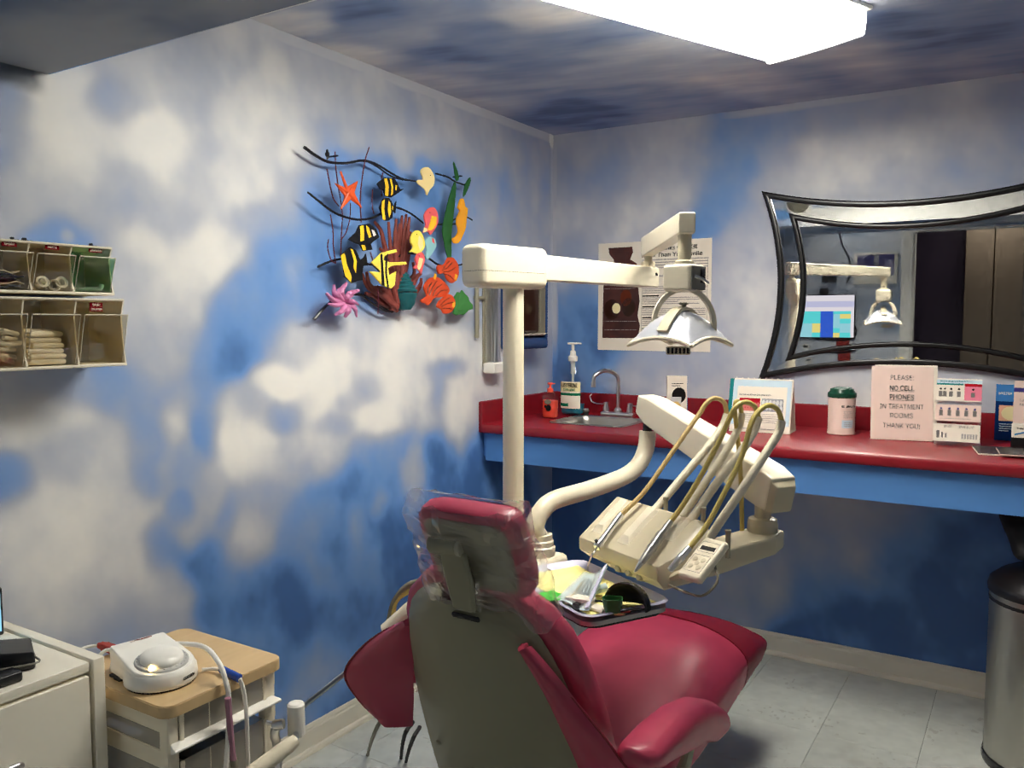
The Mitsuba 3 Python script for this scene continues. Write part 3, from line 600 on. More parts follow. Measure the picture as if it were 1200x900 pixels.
def tilt_bins(name, label, x0, z0, z1, cuts, tints, tags):
    """Rows of see-through tilting bins in a cream frame; cuts: y of the dividers, from the far end towards the camera."""
    t = thing(name, label, 'bin organizer', 'tilting bin organizers on the wall')
    ya, yb = cuts[0], cuts[-1]; hgt = z1 - z0; xf = x0 - .012
    fr = [rb((.001, yb, z1 - .006), (x0, ya, z1), .002, 6), rb((.001, yb, z0), (x0 + .004, ya, z0 + .007), .002, 6), bx((.001, yb, z0), (.004, ya, z1))]
    for y in cuts: fr.append(prism([(.002, z0 + .004), (xf, z0 + .004), (xf + .010, z0 + .004), (xf + .002, z0 + hgt * .30), (xf - .004, z1 - hgt * .26), (xf + .008, z1 - .004), (.002, z1 - .004)], .0035))
    n = 3
    for i, y in enumerate(cuts):
        fr[n + i] = frame(fr[n + i], (0, y + .0018, 0), (1, 0, 0), (0, 0, 1))
    part('case', cat(*fr), 'off_white', t)
    for i in range(len(cuts) - 1):
        y1, y0 = cuts[i] - .005, cuts[i + 1] + .005
        zt = z1 - hgt * .24
        b = part('bin', cat(surf([[(xf + .003, y0, z0 + .010), (xf + .003, y1, z0 + .010)], [(x0 + .020, y0, zt), (x0 + .020, y1, zt)]]),
                            *[surf([[(.012, y, z0 + .010), (xf + .003, y, z0 + .010)], [(.012, y, zt - .02), (x0 + .020, y, zt)]]) for y in (y0, y1)]), tints[i], t, False)
        part('rim', cat(rb((x0 + .0185, y0, zt - .0012), (x0 + .0225, y1, zt + .0016), .0008, 5), *[rod((xf + .003, y, z0 + .010), (x0 + .020, y, zt), .0009, n=6) for y in (y0, y1)]), 'frosted_rim', b)
        part('front_plate', surf([[(xf - .004, y0, zt + .004), (xf - .004, y1, zt + .004)], [(xf + .004, y0, z1 - .008), (xf + .004, y1, z1 - .008)]]), tints[i], b, False)
        part('backing', bx((.005, y0, z0 + .008), (.007, y1, z1 - .008)), 'bin_back' if 'green' not in tints[i] else 'bin_back_green', b)
        if tags[i]:
            for r, line in enumerate(tags[i][1]):
                zc = tags[i][2] - r * .011
                yc = y0 + (y1 - y0) * tags[i][0]
                tg = part('label_strip', bx((xf + .002, yc - .0165, zc - .0052), (xf + .0045, yc + .0165, zc + .0052)), 'tape_red', b)
                part('lettering', frame(text(line, .0052, .0006, True), (xf + .0045, yc, zc - .0026), (0, 1, 0), (0, 0, 1)), 'paper', tg, False)
    return t


UX, LX = .125, .16
cu = [at(q, 330, 0, UX)[1] for q in (133, 87, 37.5)]; wd = cu[1] - cu[2]; cu += [cu[2] - wd, cu[2] - 2 * wd]
tilt_bins('bin_organizer', 'upper narrow cream organizer with small tinted tilting bins and red label strips', UX, 1.569, 1.690, cu, ['green_sheet', 'smoke_sheet', 'smoke_sheet', 'smoke_sheet'], [(.62, ['ANGLES'], 1.6795), (.55, ['PASTE'], 1.6795), (.58, ['SPORT'], 1.6795), None])
cl = [at(q, 390, 0, LX)[1] for q in (147, 92, 30.5)]; wl_ = cl[1] - cl[2]; cl += [cl[2] - wl_]
tilt_bins('bin_organizer', 'lower deep cream organizer with large smoky tilting bins', LX, 1.393, 1.560, cl, ['smoke_sheet'] * 3, [(.42, ['BAND', 'SHAPER'], 1.545), None, None])
for a, w_ in ((108, .010), (30, .014), (16, .010)):
    q = at(a, 290, 0, .05); single('wall_clip', cat(rb((.035, q[1] - w_, 1.6905), (.06, q[1] + w_, 1.697), .002), rb((.04, q[1] - w_ * .3, 1.697), (.05, q[1] + w_ * .3, 1.703), .001, 4)), 'black_plastic', {108: 'small black clip on top of the upper organizer above the green bin', 30: 'wider black clip on top of the upper organizer near the left edge of the photo', 16: 'small black clip at the far left on top of the upper organizer'}[a], 'clip')
# what lies in the bins
yb = lambda c, i, t: c[i + 1] + (c[i] - c[i + 1]) * t
for n in range(34):
    t_ = .30 + .58 * rng.random()
    q = V(.105 + .052 * rng.random(), yb(cl, 2, t_), 1.411 + (n // 6) * .0135 + .004 * rng.random())
    a, e = rng.uniform(-1.0, 1.0), rng.uniform(-.4, .4)
    d = V(.35 * math.sin(a), math.cos(a), math.sin(e)) * .019
    single('cotton_roll', rod(q - d, q + d, .0055, n=10, bev=.0015), 'cotton', 'white cotton roll in the heap inside the lower organizer', 'cotton roll', 'cotton rolls in the wall bin')
for n in range(5):
    z, y = 1.4035 + n * .0125, yb(cl, 1, .48 + .03 * (n % 2))
    single('gauze_pad', rb((.055 + .006 * (n % 2), y - .046 + .012 * (n > 2), z), (.145 - .004 * n, y + .042, z + .012), .005), 'cotton', ('folded white gauze pad at the bottom of the stack in the middle lower bin', 'folded white gauze pad second from the bottom in the middle lower bin', 'folded white gauze pad halfway up the stack in the middle lower bin', 'folded white gauze pad second from the top of the flat stack in the lower bin', 'folded white gauze pad on top of the flat stack in the lower bin')[n], 'gauze pad', 'gauze pads in the wall bin')
single('gauze_pad', mv(rb((-.03, -.05, 0), (.03, .045, .012), .005), (.088, yb(cl, 1, .55), 1.4715), 14, 0, 10), 'cotton', 'tilted white gauze pad lying on top of the stack in the lower bin', 'gauze pad', 'gauze pads in the wall bin')
for n, (t, z) in enumerate(((.35, .011), (.62, .006), (.80, .011))):
    y = yb(cu, 1, t)
    k = thing('prophy_cup', ('translucent white prophy paste cup in the small upper bin', 'grey prophy paste cup between two white ones in the upper bin', 'tilted white prophy paste cup beside the grey one in the upper bin')[n], 'cup', 'paste cups in the upper wall bin')
    c = V(.085, y, 1.586 + z * .4)
    part('cup', lathe([(0, 0), (.008, 0), (.0105, .02), (.0135, .022), (.0135, .024), (.009, .024), (.0075, .004), (0, .004)], 18, c, (1, -.1, .35 if n != 1 else .1)), 'cream_dark' if n == 1 else 'white_plastic', k)
    part('ring', lathe([(.0122, 0), (.014, .0005), (.0142, .003), (.0122, .003)], 18, c + V(.021, 0, .007 if n != 1 else .002), (1, -.1, .35 if n != 1 else .1)), 'white_plastic', k)
for n in range(5):
    y = yb(cu, 2, .45 + .09 * (n % 2)); z = 1.584 + n * .0085
    single('instrument_pouch', slab([[(.03 + .085 * i, y + (j - 2) * .017, z + .004 * math.sin(j * 2 + n + i)) for j in range(5)] for i in range(2)], .0025), ('pouch_blue', 'paper')[n in (1, 4)], ('dark wrapped pouch at the bottom of the pile in the upper left bin', 'white edged pouch second from the bottom in the upper left bin', 'dark wrapped pouch in the middle of the pile in the upper left bin', 'dark wrapped pouch second from the top in the upper left bin', 'white edged pouch on top of the pile in the upper left bin')[n], 'pouch', 'pouches in the upper wall bin')
single('prophy_angle', cat(rod((.05, yb(cu, 0, .45), 1.584), (.11, yb(cu, 0, .75), 1.586), .0045, n=10), rod((.11, yb(cu, 0, .75), 1.586), (.113, yb(cu, 0, .76), 1.597), .0055, n=10)), 'white_plastic', 'white prophy angle lying in the green tinted bin', 'dental angle')
# ------------------------------------------------------------------ counter along the back wall
CT, CF = 1.048, -.690
ct = thing('countertop', 'long red laminate counter with backsplash over a bright blue apron along the back wall', 'counter')
bull = [(CF + .012, CT - .042), (CF + .003, CT - .038), (CF, CT - .030), (CF, CT - .012), (CF + .004, CT - .004), (CF + .014, CT)]
SX, SY, SW, SD = .43, -.33, .165, .150       # sink middle and half sizes
hole = sbox(SX - SW, SY - SD, SX + SW, SY + SD).buffer(.0).buffer(-.04).buffer(.04)
edge = loft([np.array([(x, a, b) for a, b in bull + [(CF + .05, CT), (CF + .05, CT - .042)]]) for x in (0.022, W - .001)])
part('worktop', cat(edge, mv(trimesh.creation.extrude_polygon(sbox(.022, CF + .0499, W - .001, -.0015).difference(hole), .042, engine='earcut'), (0, 0, CT - .042))), 'red_laminate', ct, 30)
part('backsplash', rb((.022, -.021, CT - .001), (W - .001, -.0025, CT + .098), .003, 6), 'red_laminate', ct)
part('side_splash', rb((.001, CF + .010, CT - .042), (.0215, -.001, CT + .098), .003, 6), 'red_laminate', ct)
part('apron', bx((.024, -.660, .880), (W - .001, -.640, CT - .043)), 'apron_blue', ct, label='bright blue apron board')
part('cleat', bx((.001, -.640, .895), (.024, -.02, CT - .043)), 'apron_blue', ct)
# sink and tap
CT += .0008
sk = thing('sink', 'small rounded stainless steel sink set into the red counter', 'sink')
rr = lambda g, n=48: np.array([g.exterior.interpolate(t, normalized=True).coords[0] for t in np.arange(n) / n])
ro = lambda dx, r: sbox(SX - SW - dx, SY - SD - dx, SX + SW + dx, SY + SD + dx).buffer(-r).buffer(r)
rings = [np.c_[rr(ro(d, r)), np.full(48, z)] for d, r, z in ((.022, .05, CT + .0005), (.020, .05, CT + .004), (.006, .045, CT + .0045), (-.002, .045, CT + .001), (-.010, .05, CT - .02), (-.022, .05, CT - .13), (-.05, .06, CT - .15))]
part('bowl', slab(np.array([np.vstack([r, r[:1]]) for r in rings]), .0012), 'steel', sk, 40)
part('floor', mv(trimesh.creation.extrude_polygon(ro(-.048, .06), .0015, engine='earcut'), (0, 0, CT - .1515)), 'steel', sk)
part('drain', lathe([(0, 0), (.024, 0), (.026, .003), (.018, .003), (.016, .001), (0, .001)], 20, (SX, SY, CT - .150)), 'chrome', sk)
FX, FY = .428, -.125
fa = thing('tap', 'chrome gooseneck tap with two wing handles behind the sink', 'tap')
part('deck', rb((FX - .085, FY - .024, CT), (FX + .085, FY + .024, CT + .024), .008), 'chrome', fa)
part('spout', tube([(FX, FY, CT + .02), (FX, FY, CT + .10), (FX, FY, CT + .178), (FX - .012, FY - .018, CT + .208), (FX - .045, FY - .06, CT + .222), (FX - .075, FY - .098, CT + .200), (FX - .080, FY - .104, CT + .168)], .0095, 12, 8), 'chrome', fa)
part('nozzle', rod((FX - .080, FY - .104, CT + .146), (FX - .080, FY - .104, CT + .170), .0115, n=14), 'chrome', fa)
part('collar', lathe([(.0, 0), (.02, 0), (.018, .014), (.012, .022), (0, .022)], 18, (FX, FY, CT + .022)), 'chrome', fa)
for s in (-1, 1):
    h_ = part('handle', lathe([(0, 0), (.017, 0), (.016, .022), (.012, .030), (.012, .045), (0, .047)], 16, (FX + s * .062, FY, CT + .022)), 'chrome', fa)
    part('lever', tube([(FX + s * .062, FY, CT + .060), (FX + s * .09, FY - .01, CT + .058), (FX + s * .125, FY - .02, CT + .066), (FX + s * .14, FY - .02, CT + .092), (FX + s * .13, FY - .02, CT + .105)], (.005, .0045, .0055, .006, .004), 8, 5, .6), 'chrome', h_)
st = thing('sink_plug', 'small black and steel sink plug standing by the tap', 'plug')
part('cap', lathe([(0, .018), (.016, .018), (.017, .026), (.012, .034), (0, .035)], 18, (.272, -.155, CT)), 'steel', st)
part('seal', lathe([(0, 0), (.013, 0), (.014, .018), (0, .018)], 18, (.272, -.155, CT)), 'rubber', st)

# ------------------------------------------------------------------ things on the counter
def print_on(parent, o, x, y, items, lift=.0007):
    """Flat print on a face: items (kind, data, material, layer); x right, y up along the face from its corner o."""
    for kind, dta, m_, lay in items:
        if kind in ('rect', 'poly') and 1 < len(dta) <= 6:
            print_on(parent, o, x, y, [(kind, [q], m_, lay) for q in dta], lift); continue
        if kind == 'rect':
            m = cat(*[bx((a, b, 0), (c, d, .0005)) for a, b, c, d in dta]); nm = 'print'
        elif kind == 'poly':
            m = cat(*[prism(q, .0005) for q in dta]); nm = 'print'
        else:
            m = cat(*[mv(text(s, h, .0005, b, w, c), (px, py, 0)) for s, px, py, h, b, w, c in dta]); nm = 'lettering'
        part(nm, frame(m, V(*o) + lift * (.3 + lay) * np.cross(V(*x) / np.linalg.norm(x), V(*y) / np.linalg.norm(y)), x, y), m_, parent, False)


def circle(cx, cy, rx, ry, n=18): return [(cx + rx * math.cos(t), cy + ry * math.sin(t)) for t in np.arange(n) * 2 * np.pi / n]
def lines(x0, x1, y0, y1, n, h=.35, seed=1):
    r = random.Random(seed); s = (y1 - y0) / n
    return [(x0, y1 - (i + 1) * s + s * (1 - h), x0 + (x1 - x0) * (1 if r.random() < .7 else r.uniform(.4, .9)), y1 - (i + 1) * s + s) for i in range(n)]


# mouthwash bottle
MX, MY = .205, -.165
mb = thing('mouthwash_bottle', 'large clear mouthwash bottle with white pump, in the corner beside the sink', 'bottle')
prof = lambda k, z0: [(superellipse(a * k, b * k, 3.2, 36), z) for a, b, z in z0]
body = [(.048, .036, .004), (.055, .042, .012), (.056, .043, .06), (.056, .043, .15), (.053, .041, .175), (.040, .032, .215), (.026, .024, .245), (.020, .020, .255), (.020, .020, .275)]
bm = loft([np.c_[q, np.full(36, z)] + V(MX, MY, CT) for q, z in prof(1, body)])
part('body', bm, 'bottle_clear', mb, 40)
part('liquid', loft([np.c_[q, np.full(36, z)] + V(MX, MY, CT) for q, z in prof(.955, [(.046, .034, .007), (.055, .042, .014), (.056, .043, .05), (.056, .043, .055)])]), 'mouthwash', mb, 40)
part('pump', cat(lathe([(0, .262), (.0225, .262), (.0235, .268), (.0235, .285), (.015, .29), (.014, .312), (.0075, .314), (.0075, .345), (0, .346)], 22, (MX, MY, CT)), rod((MX, MY, CT + .08), (MX, MY, CT + .262), .006, n=10), lathe([(0, .2), (.011, .2), (.011, .262), (0, .262)], 14, (MX, MY, CT))), 'white_plastic', mb)
part('pump_head', cat(rb((MX - .026, MY - .012, CT + .343), (MX + .022, MY + .012, CT + .353), .004), rb((MX + .015, MY - .007, CT + .345), (MX + .045, MY + .007, CT + .352), .003)), 'white_plastic', mb)
th = np.linspace(-2.75, -.4, 17)
lab = lambda z0, z1, k, t0=0, t1=17: surf([[(MX + .0565 * k * np.sign(math.cos(t)) * abs(math.cos(t)) ** .62, MY + .0435 * k * np.sign(math.sin(t)) * abs(math.sin(t)) ** .62, CT + z) for t in th[t0:t1]] for z in (z0, z1)])
lb = part('label', lab(.035, .165, 1.004), 'paper', mb, True)
part('print', lab(.117, .160, 1.010), 'cream_print', lb, True); part('print', lab(.098, .110, 1.011), 'green_print', lb, True); part('print', lab(.045, .06, 1.011, 2, 9), 'green_print', lb, True)
fx, fy = V(.85, -.53, 0), V(0, 0, 1)
fx = V(.9285, .371, 0)
for s_, h_, z, w_ in (('LISTERINE', .0185, .139, .084), ('COOL MINT', .0105, .121, .064)):
    part('lettering', frame(text(s_, h_, .0006, True, w_), (MX + .006, MY - .0475, CT + z), (1, .06, 0), fy), 'ink' if h_ > .015 else 'green_print', lb, False)
# hand soap
HX, HY = .175, -.335
hs = thing('soap_bottle', 'small clear pump bottle of coral pink hand soap left of the sink', 'bottle')
body = [(.033, .022, .002), (.038, .026, .010), (.038, .026, .085), (.034, .024, .105), (.020, .018, .118), (.013, .013, .124)]
part('body', loft([np.c_[superellipse(a, b, 3, 32), np.full(32, z)] + V(HX, HY, CT) for a, b, z in body]), 'soap_clear', hs, 40)
part('liquid', loft([np.c_[superellipse(a, b, 3, 32), np.full(32, z)] + V(HX, HY, CT) for a, b, z in ((.031, .020, .004), (.0362, .0242, .011), (.0362, .0242, .084), (.036, .024, .0845))]), 'soap', hs, 40)
part('pump', cat(lathe([(0, .122), (.0145, .122), (.0145, .139), (.008, .142), (.0045, .143), (.0045, .160), (0, .16)], 18, (HX, HY, CT)), rb((HX - .012, HY - .007, CT + .157), (HX + .010, HY + .007, CT + .168), .003), rb((HX + .005, HY - .004, CT + .160), (HX + .026, HY + .004, CT + .166), .002)), 'soap', hs, label='coral pump')
print_on(hs, (HX - .025, HY - .0265, CT + .02), (1, 0, 0), (0, 0, 1), [('poly', [circle(.026, .058, .018, .011)], 'hose_grey', 0), ('poly', [circle(.030, .03, .014, .015), circle(.014, .036, .006, .006)], 'ink', 1)])
# brochure box with portrait
lx_, rx_ = V(.742, -.30, CT), V(.842, -.255, CT)
bbx = (rx_ - lx_) / np.linalg.norm(rx_ - lx_); bw = .088
bb = thing('brochure_box', 'narrow white brochure box with a smiling portrait beside the tap', 'box')
by = V(-bbx[1], bbx[0], 0); o = lx_
part('body', frame(rb((0, 0, 0), (bw, .045, .215), .0015, 4), o, bbx, by), 'paper', bb)
part('spine', frame(rb((bw, .001, .001), (bw + .0015, .044, .214), .0006, 4), o, bbx, by), 'mid_blue', bb, label='blue printed side')
part('lettering', frame(text('BRIGHT SMILE', .012, .0005, False, .15, False), o + bbx * (bw + .0016) + by * .028 + V(0, 0, .03), (0, 0, 1), -by), 'paper', bb, False)
print_on(bb, o, bbx, (0, 0, 1), [('rect', lines(.02, .07, .165, .185, 2), 'ink_grey', 0), ('poly', [circle(.052, .132, .030, .034)], 'ink', 0), ('rect', [(.018, .004, .062, .125)], 'pale_grey', 1),
         ('poly', [circle(.040, .078, .021, .027)], 'blond', 2), ('poly', [circle(.040, .070, .0145, .020)], 'skin', 3), ('poly', [[(.032, .062), (.048, .062), (.044, .056), (.036, .056)]], 'paper', 4), ('poly', [circle(.034, .075, .002, .0015, 8), circle(.046, .075, .002, .0015, 8)], 'ink', 4), ('poly', [[(.022, .006), (.06, .006), (.055, .035), (.026, .035)]], 'pale_blue', 2), ('poly', [[(.036, .03), (.044, .03), (.044, .052), (.036, .052)]], 'skin', 2)])
# flip chart
fc = thing('desk_flip_chart', 'spiral-bound desk flip chart of tooth pictures standing like a tent on the counter', 'flip chart')
o = V(1.035, -.345, CT); x = V(1, .06, 0); x /= np.linalg.norm(x); fw, fh = .245, .226
yv = V(-x[1], x[0], 0); lean = V(0, 0, 1) * .96 + yv * .28; lean /= np.linalg.norm(lean); back = V(0, 0, 1) * .93 - yv * .36
nrm = np.cross(x, lean)
part('front_board', frame(rb((0, 0, -.003), (fw, fh, 0), .001, 4), o, x, lean), 'paper', fc)
bo = o + yv * .135; lb_ = (o + lean * fh) - bo; lb_ /= np.linalg.norm(lb_)
part('back_board', frame(rb((0, 0, 0), (fw, np.linalg.norm((o + lean * fh) - bo) - .002, .003), .001, 4), bo, x, lb_), 'paper', fc)
part('base_board', frame(rb((0, 0, 0), (fw, .135, .002), .001, 4), o, x, yv), 'paper', fc)
part('page', frame(bx((.004, .03, .0005), (fw - .006, fh - .006, .0015)), o, x, lean), 'pale_blue', fc)
print_on(fc, o + nrm * .0016, x, lean, [('rect', [(.022, .022, fw - .022, fh - .034)], 'paper', 0), ('text', [('Dental Health and Appearance', .03, .154, .0065, True, .13, False)], 'ink_grey', 1), ('rect', [(.034, .088, .118, .142)], 'red_print', 1), ('rect', [(.124, .088, .212, .142)], 'grey_print', 1),
         ('poly', [circle(.042 + .0115 * i, .112, .0062, .014, 12) for i in range(7)], 'gum_pink', 2), ('rect', [(.034, .088, .118, .099)], 'gum_pink', 2), ('poly', [circle(.132 + .014 * i, .126, .006, .011, 12) for i in range(6)] + [circle(.134 + .014 * i, .103, .006, .010, 12) for i in range(6)], 'pale_grey', 2),
         ('rect', lines(.034, .21, .034, .078, 5, .25, 3) + lines(.034, .19, .004, .016, 1, .3), 'ink_soft', 1)])
part('tab', frame(rb((-.012, .03, -.001), (.006, fh - .002, .001), .0006, 4), o, x, lean), 'teal_print', fc, label='teal index edge')
for i in range(10):
    c = o + lean * (fh - .004) + x * (.014 + .024 * i) + nrm * -.0015
    part('ring', tube([c + nrm * .006 * math.cos(t) + lean * (.006 * math.sin(t) + .003) for t in np.linspace(-.6, 3.7, 12)], .0013, 6), 'white_plastic', fc)
# wipes canister
WX, WY = 1.452, -.205
cn = thing('wipes_canister', 'white wipes canister with a dark green lid between the flip chart and the notice', 'canister')
part('body', lathe([(0, 0), (.050, 0), (.054, .004), (.054, .008), (.052, .012), (.052, .140), (.053, .142), (.053, .146), (.049, .150), (0, .150)], 40, (WX, WY, CT)), 'paper_pink', cn)
lid = part('lid', lathe([(.048, .150), (.0545, .151), (.0555, .156), (.0555, .166), (.052, .170), (.049, .170), (.044, .184), (.040, .186), (0, .187)], 40, (WX, WY, CT)), 'green_lid', cn, label='dark green lid')
part('flap', hull([(WX - .028, WY - .03, CT + .186), (WX + .028, WY - .03, CT + .186), (WX - .028, WY + .03, CT + .186), (WX + .028, WY + .03, CT + .186)], .004), 'green_lid', lid)
arc = lambda z0, z1, t0, t1, r: surf([[(WX + r * math.cos(t), WY + r * math.sin(t), CT + z) for t in np.linspace(t0, t1, 14)] for z in (z0, z1)])
part('print', arc(.030, .062, -1.35, -.45, .0526), 'pale_blue', cn, True); part('print', cat(*[arc(.07 + .008 * i, .0725 + .008 * i, -1.25, -.5 - .06 * (i % 2), .0526) for i in range(4)], *[arc(.036 + .007 * i, .0385 + .007 * i, -1.2, -.6, .0530) for i in range(3)]), 'ink_soft', cn, True)
cang = -.92; cd_ = V(math.cos(cang), math.sin(cang), 0)
for s_, z, dx_, w_ in (('PDI', .112, -.020, .013), ('SANI-CLOTH', .112, .010, .036)):
    part('lettering', frame(text(s_, .0085, .0006, True, w_), V(WX, WY, CT + z) + cd_ * .0532 + V(-cd_[1], cd_[0], 0) * dx_ + cd_ * (-.003 if dx_ < 0 else -.0005), (-cd_[1], cd_[0], 0), (0, 0, 1)), 'ink', cn, False)
# notice
o, x = V(1.577, -.300, CT), V(.2165, .045, 0); x /= np.linalg.norm(x); yv = V(-x[1], x[0], 0)
o = o + V(0, 0, .0008)
nt = thing('notice_sheet', 'white notice asking for no cell phones, standing on the red counter below the mirror', 'notice')
up = V(0, 0, 1) * .985 + yv * .17; up /= np.linalg.norm(up)
part('sheet', frame(rb((0, 0, -.002), (.218, .285, 0), .0008, 4), o, x, up), 'paper_pink', nt)
part('stand', cat(frame(rb((.006, .004, .0003), (.212, .10, .002), .0008, 4), o, x, yv), frame(rb((.03, 0, .0003), (.19, .27, .0023), .001, 4), o + yv * .10 + V(0, 0, .001), x, V(0, 0, 1) * .985 - yv * .17)), 'clear_acrylic', nt)
part('backing_card', frame(rb((.012, .004, -.0045), (.232, .291, -.0028), .0005, 4), o, x, up), 'paper', nt)
rows = (('PLEASE:', .241, False, .082), ('NO CELL', .200, True, .086), ('PHONES', .166, True, .086), ('IN TREATMENT', .129, False, .154), ('ROOMS', .094, False, .080), ('THANK YOU!', .055, False, .129))
print_on(nt, o, x, up, [('text', [(s_, .109, y_ - .009, .0185, b_, w_, True) for s_, y_, b_, w_ in rows], 'ink', 0), ('rect', [(.066, .1865, .152, .1882), (.066, .1525, .152, .1542)], 'ink', 0)])
# acrylic rack of coupons
o, x = V(1.800, -.335, CT), V(1, .05, 0); x /= np.linalg.norm(x); yv = V(-x[1], x[0], 0); up = V(0, 0, 1) * .97 + yv * .24; up /= np.linalg.norm(up)
rk = thing('coupon_rack', 'clear acrylic rack holding three rows of coupon cards beside the notice', 'rack')
part('base', frame(rb((0, -.03, 0), (.152, .07, .004), .001, 4), o, x, yv), 'clear_acrylic', rk)
part('back', frame(rb((0, 0, -.003), (.152, .235, 0), .001, 4), o + yv * .02, x, up), 'clear_acrylic', rk)
for i in range(3):
    part('shelf', frame(rb((0, .006 + .075 * i, 0), (.152, .010 + .075 * i, .022), .001, 4), o + yv * .02, x, up), 'clear_acrylic', rk)
nr = np.cross(x, up)
for i, (mm, lb_) in enumerate((('paper', 'white coupon card, lowest row of the acrylic rack'), ('paper_pink', 'pale coupon card in the middle row of the acrylic rack'), ('paper', 'teal and pink coupon card, top row of the acrylic rack'))):
    k = thing('coupon_card', lb_, 'card', 'coupon cards in the acrylic rack')
    oc = o + yv * .02 + up * (.012 + .075 * i) + nr * (.006 + .004 * i)
    hh_ = (.066, .062, .084)[i]
    part('card', frame(rb((.002, 0, 0), (.150, hh_, .003), .0006, 4), oc, x, up), mm, k)
    oc = oc + nr * .003
    bott = [(a - .006, .02, a + .006, .042) for a in np.linspace(.02, .13, 5)]
    if i == 0: print_on(k, oc, x, up, [('text', [('$1.00', .045, .052, .008, True, .026, True), ('SAVE $1.00', .105, .052, .008, True, .048, True)], 'ink_grey', 0), ('rect', [(.008, .012, .018, .04), (.024, .014, .03, .034), (.036, .014, .042, .03)], 'ink_grey', 0), ('rect', [(.09 + .009 * j, .012, .096 + .009 * j, .03) for j in range(6)], 'ink_soft', 0)])
    if i == 1: print_on(k, oc, x, up, [('rect', bott, 'ink_grey', 0), ('poly', [circle(a, .047, .004, .004, 10) for a in np.linspace(.02, .13, 5)], 'violet_print', 0), ('rect', lines(.03, .12, .006, .011, 1), 'ink_soft', 0)])
    if i == 2: print_on(k, oc, x, up, [('rect', [(.002, .066, .150, .080)], 'pale_blue', 0), ('rect', [(.002, .060, .09, .066)], 'teal_print', 0), ('rect', [(.094, .004, .150, .066)], 'pink_print', 0), ('rect', [(.094, .056, .150, .066)], 'red_print', 1), ('rect', [(a - .006, .016, a + .006, .036) for a in (.016, .03, .05, .076)] + [(.116, .016, .128, .032)], 'ink_grey', 1), ('poly', [circle(a, .045, .004, .004, 10) for a in (.016, .03, .05, .076, .122)], 'ink', 1), ('rect', lines(.012, .12, .070, .076, 2, .4), 'teal_print', 1)])
# leaflets and the card holder at the right
k = thing('leaflet', 'dark blue leaflet leaning on the red backsplash behind the card box', 'leaflet')
o, x = V(1.985, -.075, CT), V(1, .03, 0); up = V(0, .13, 1); up /= np.linalg.norm(up); x /= np.linalg.norm(x)
part('sheet', frame(rb((0, 0, 0), (.105, .215, .003), .0008, 4), o, x, up), 'navy', k)
print_on(k, o + np.cross(x, up) * .003, x, up, [('rect', [(0, .15, .105, .215)], 'mid_blue', 0), ('text', [('WHITER', .03, .176, .009, True, .045, True)], 'paper', 1), ('rect', [(.012, .075, .095, .135)], 'skin', 0), ('poly', [circle(.05, .105, .03, .026)], 'cream_print', 1), ('rect', lines(.015, .09, .03, .065, 4, .35, 5), 'pale_blue', 0)])
k = thing('leaflet', 'pale pink leaflet leaning beside the dark blue one behind the card box', 'leaflet')
o = V(2.045, -.135, CT); up = V(0, .10, 1); up /= np.linalg.norm(up)
part('sheet', frame(rb((0, 0, 0), (.12, .235, .003), .0008, 4), o, x, up), 'paper_pink', k)
print_on(k, o + np.cross(x, up) * .003, x, up, [('rect', [(0, .192, .12, .208)], 'violet_print', 0), ('rect', [(.07, .194, .12, .215)], 'yellow_print', 1), ('text', [('Latest', .04, .158, .010, False, .04, True), ('benefits', .045, .142, .010, False, .05, True)], 'ink_grey', 0), ('rect', [(.045, .09, .075, .118)], 'violet_print', 0), ('poly', [[(0, 0), (.02, 0), (.012, .06), (0, .07)]], 'pink_print', 0)])
k = thing('card_box', 'small white and black card box standing in front of the leaflets', 'box')
o = V(2.045, -.262, CT)
part('body', rb(o, o + V(.12, .05, .085), .003), 'paper', k)
part('band', rb(o + V(-.001, -.001, 0), o + V(.121, .051, .038), .003), 'black_plastic', k, label='black lower half')
print_on(k, o + V(0, -.001, 0), (1, 0, 0), (0, 0, 1), [('text', [('Transitions', .04, .068, .007, True, .05, True)], 'ink', 0), ('poly', [[(.01, .045), (.04, .055), (.08, .05), (.08, .053), (.04, .06), (.01, .05)]], 'mid_blue', 0)])
k = thing('magazine', 'dark covered magazine lying on the counter edge at the right of the acrylic rack', 'magazine', 'magazines on the counter')
part('pages', mv(rb((0, 0, 0), (.26, .19, .006), .001, 4), (1.955, -.52, CT), 9), 'paper', k); part('cover', mv(rb((0, 0, .006), (.26, .19, .0075), .0006, 4), (1.955, -.52, CT), 9), 'black_plastic', k)
k = thing('magazine', 'pale pink booklet on top of the dark magazine at the frame edge', 'magazine', 'magazines on the counter')
part('pages', mv(rb((0, 0, .0076), (.24, .16, .012), .001, 4), (2.02, -.545, CT), 6), 'paper_pink', k); part('cover', mv(rb((0, 0, .012), (.24, .16, .013), .0005, 4), (2.02, -.545, CT), 6), 'black_plastic', k)
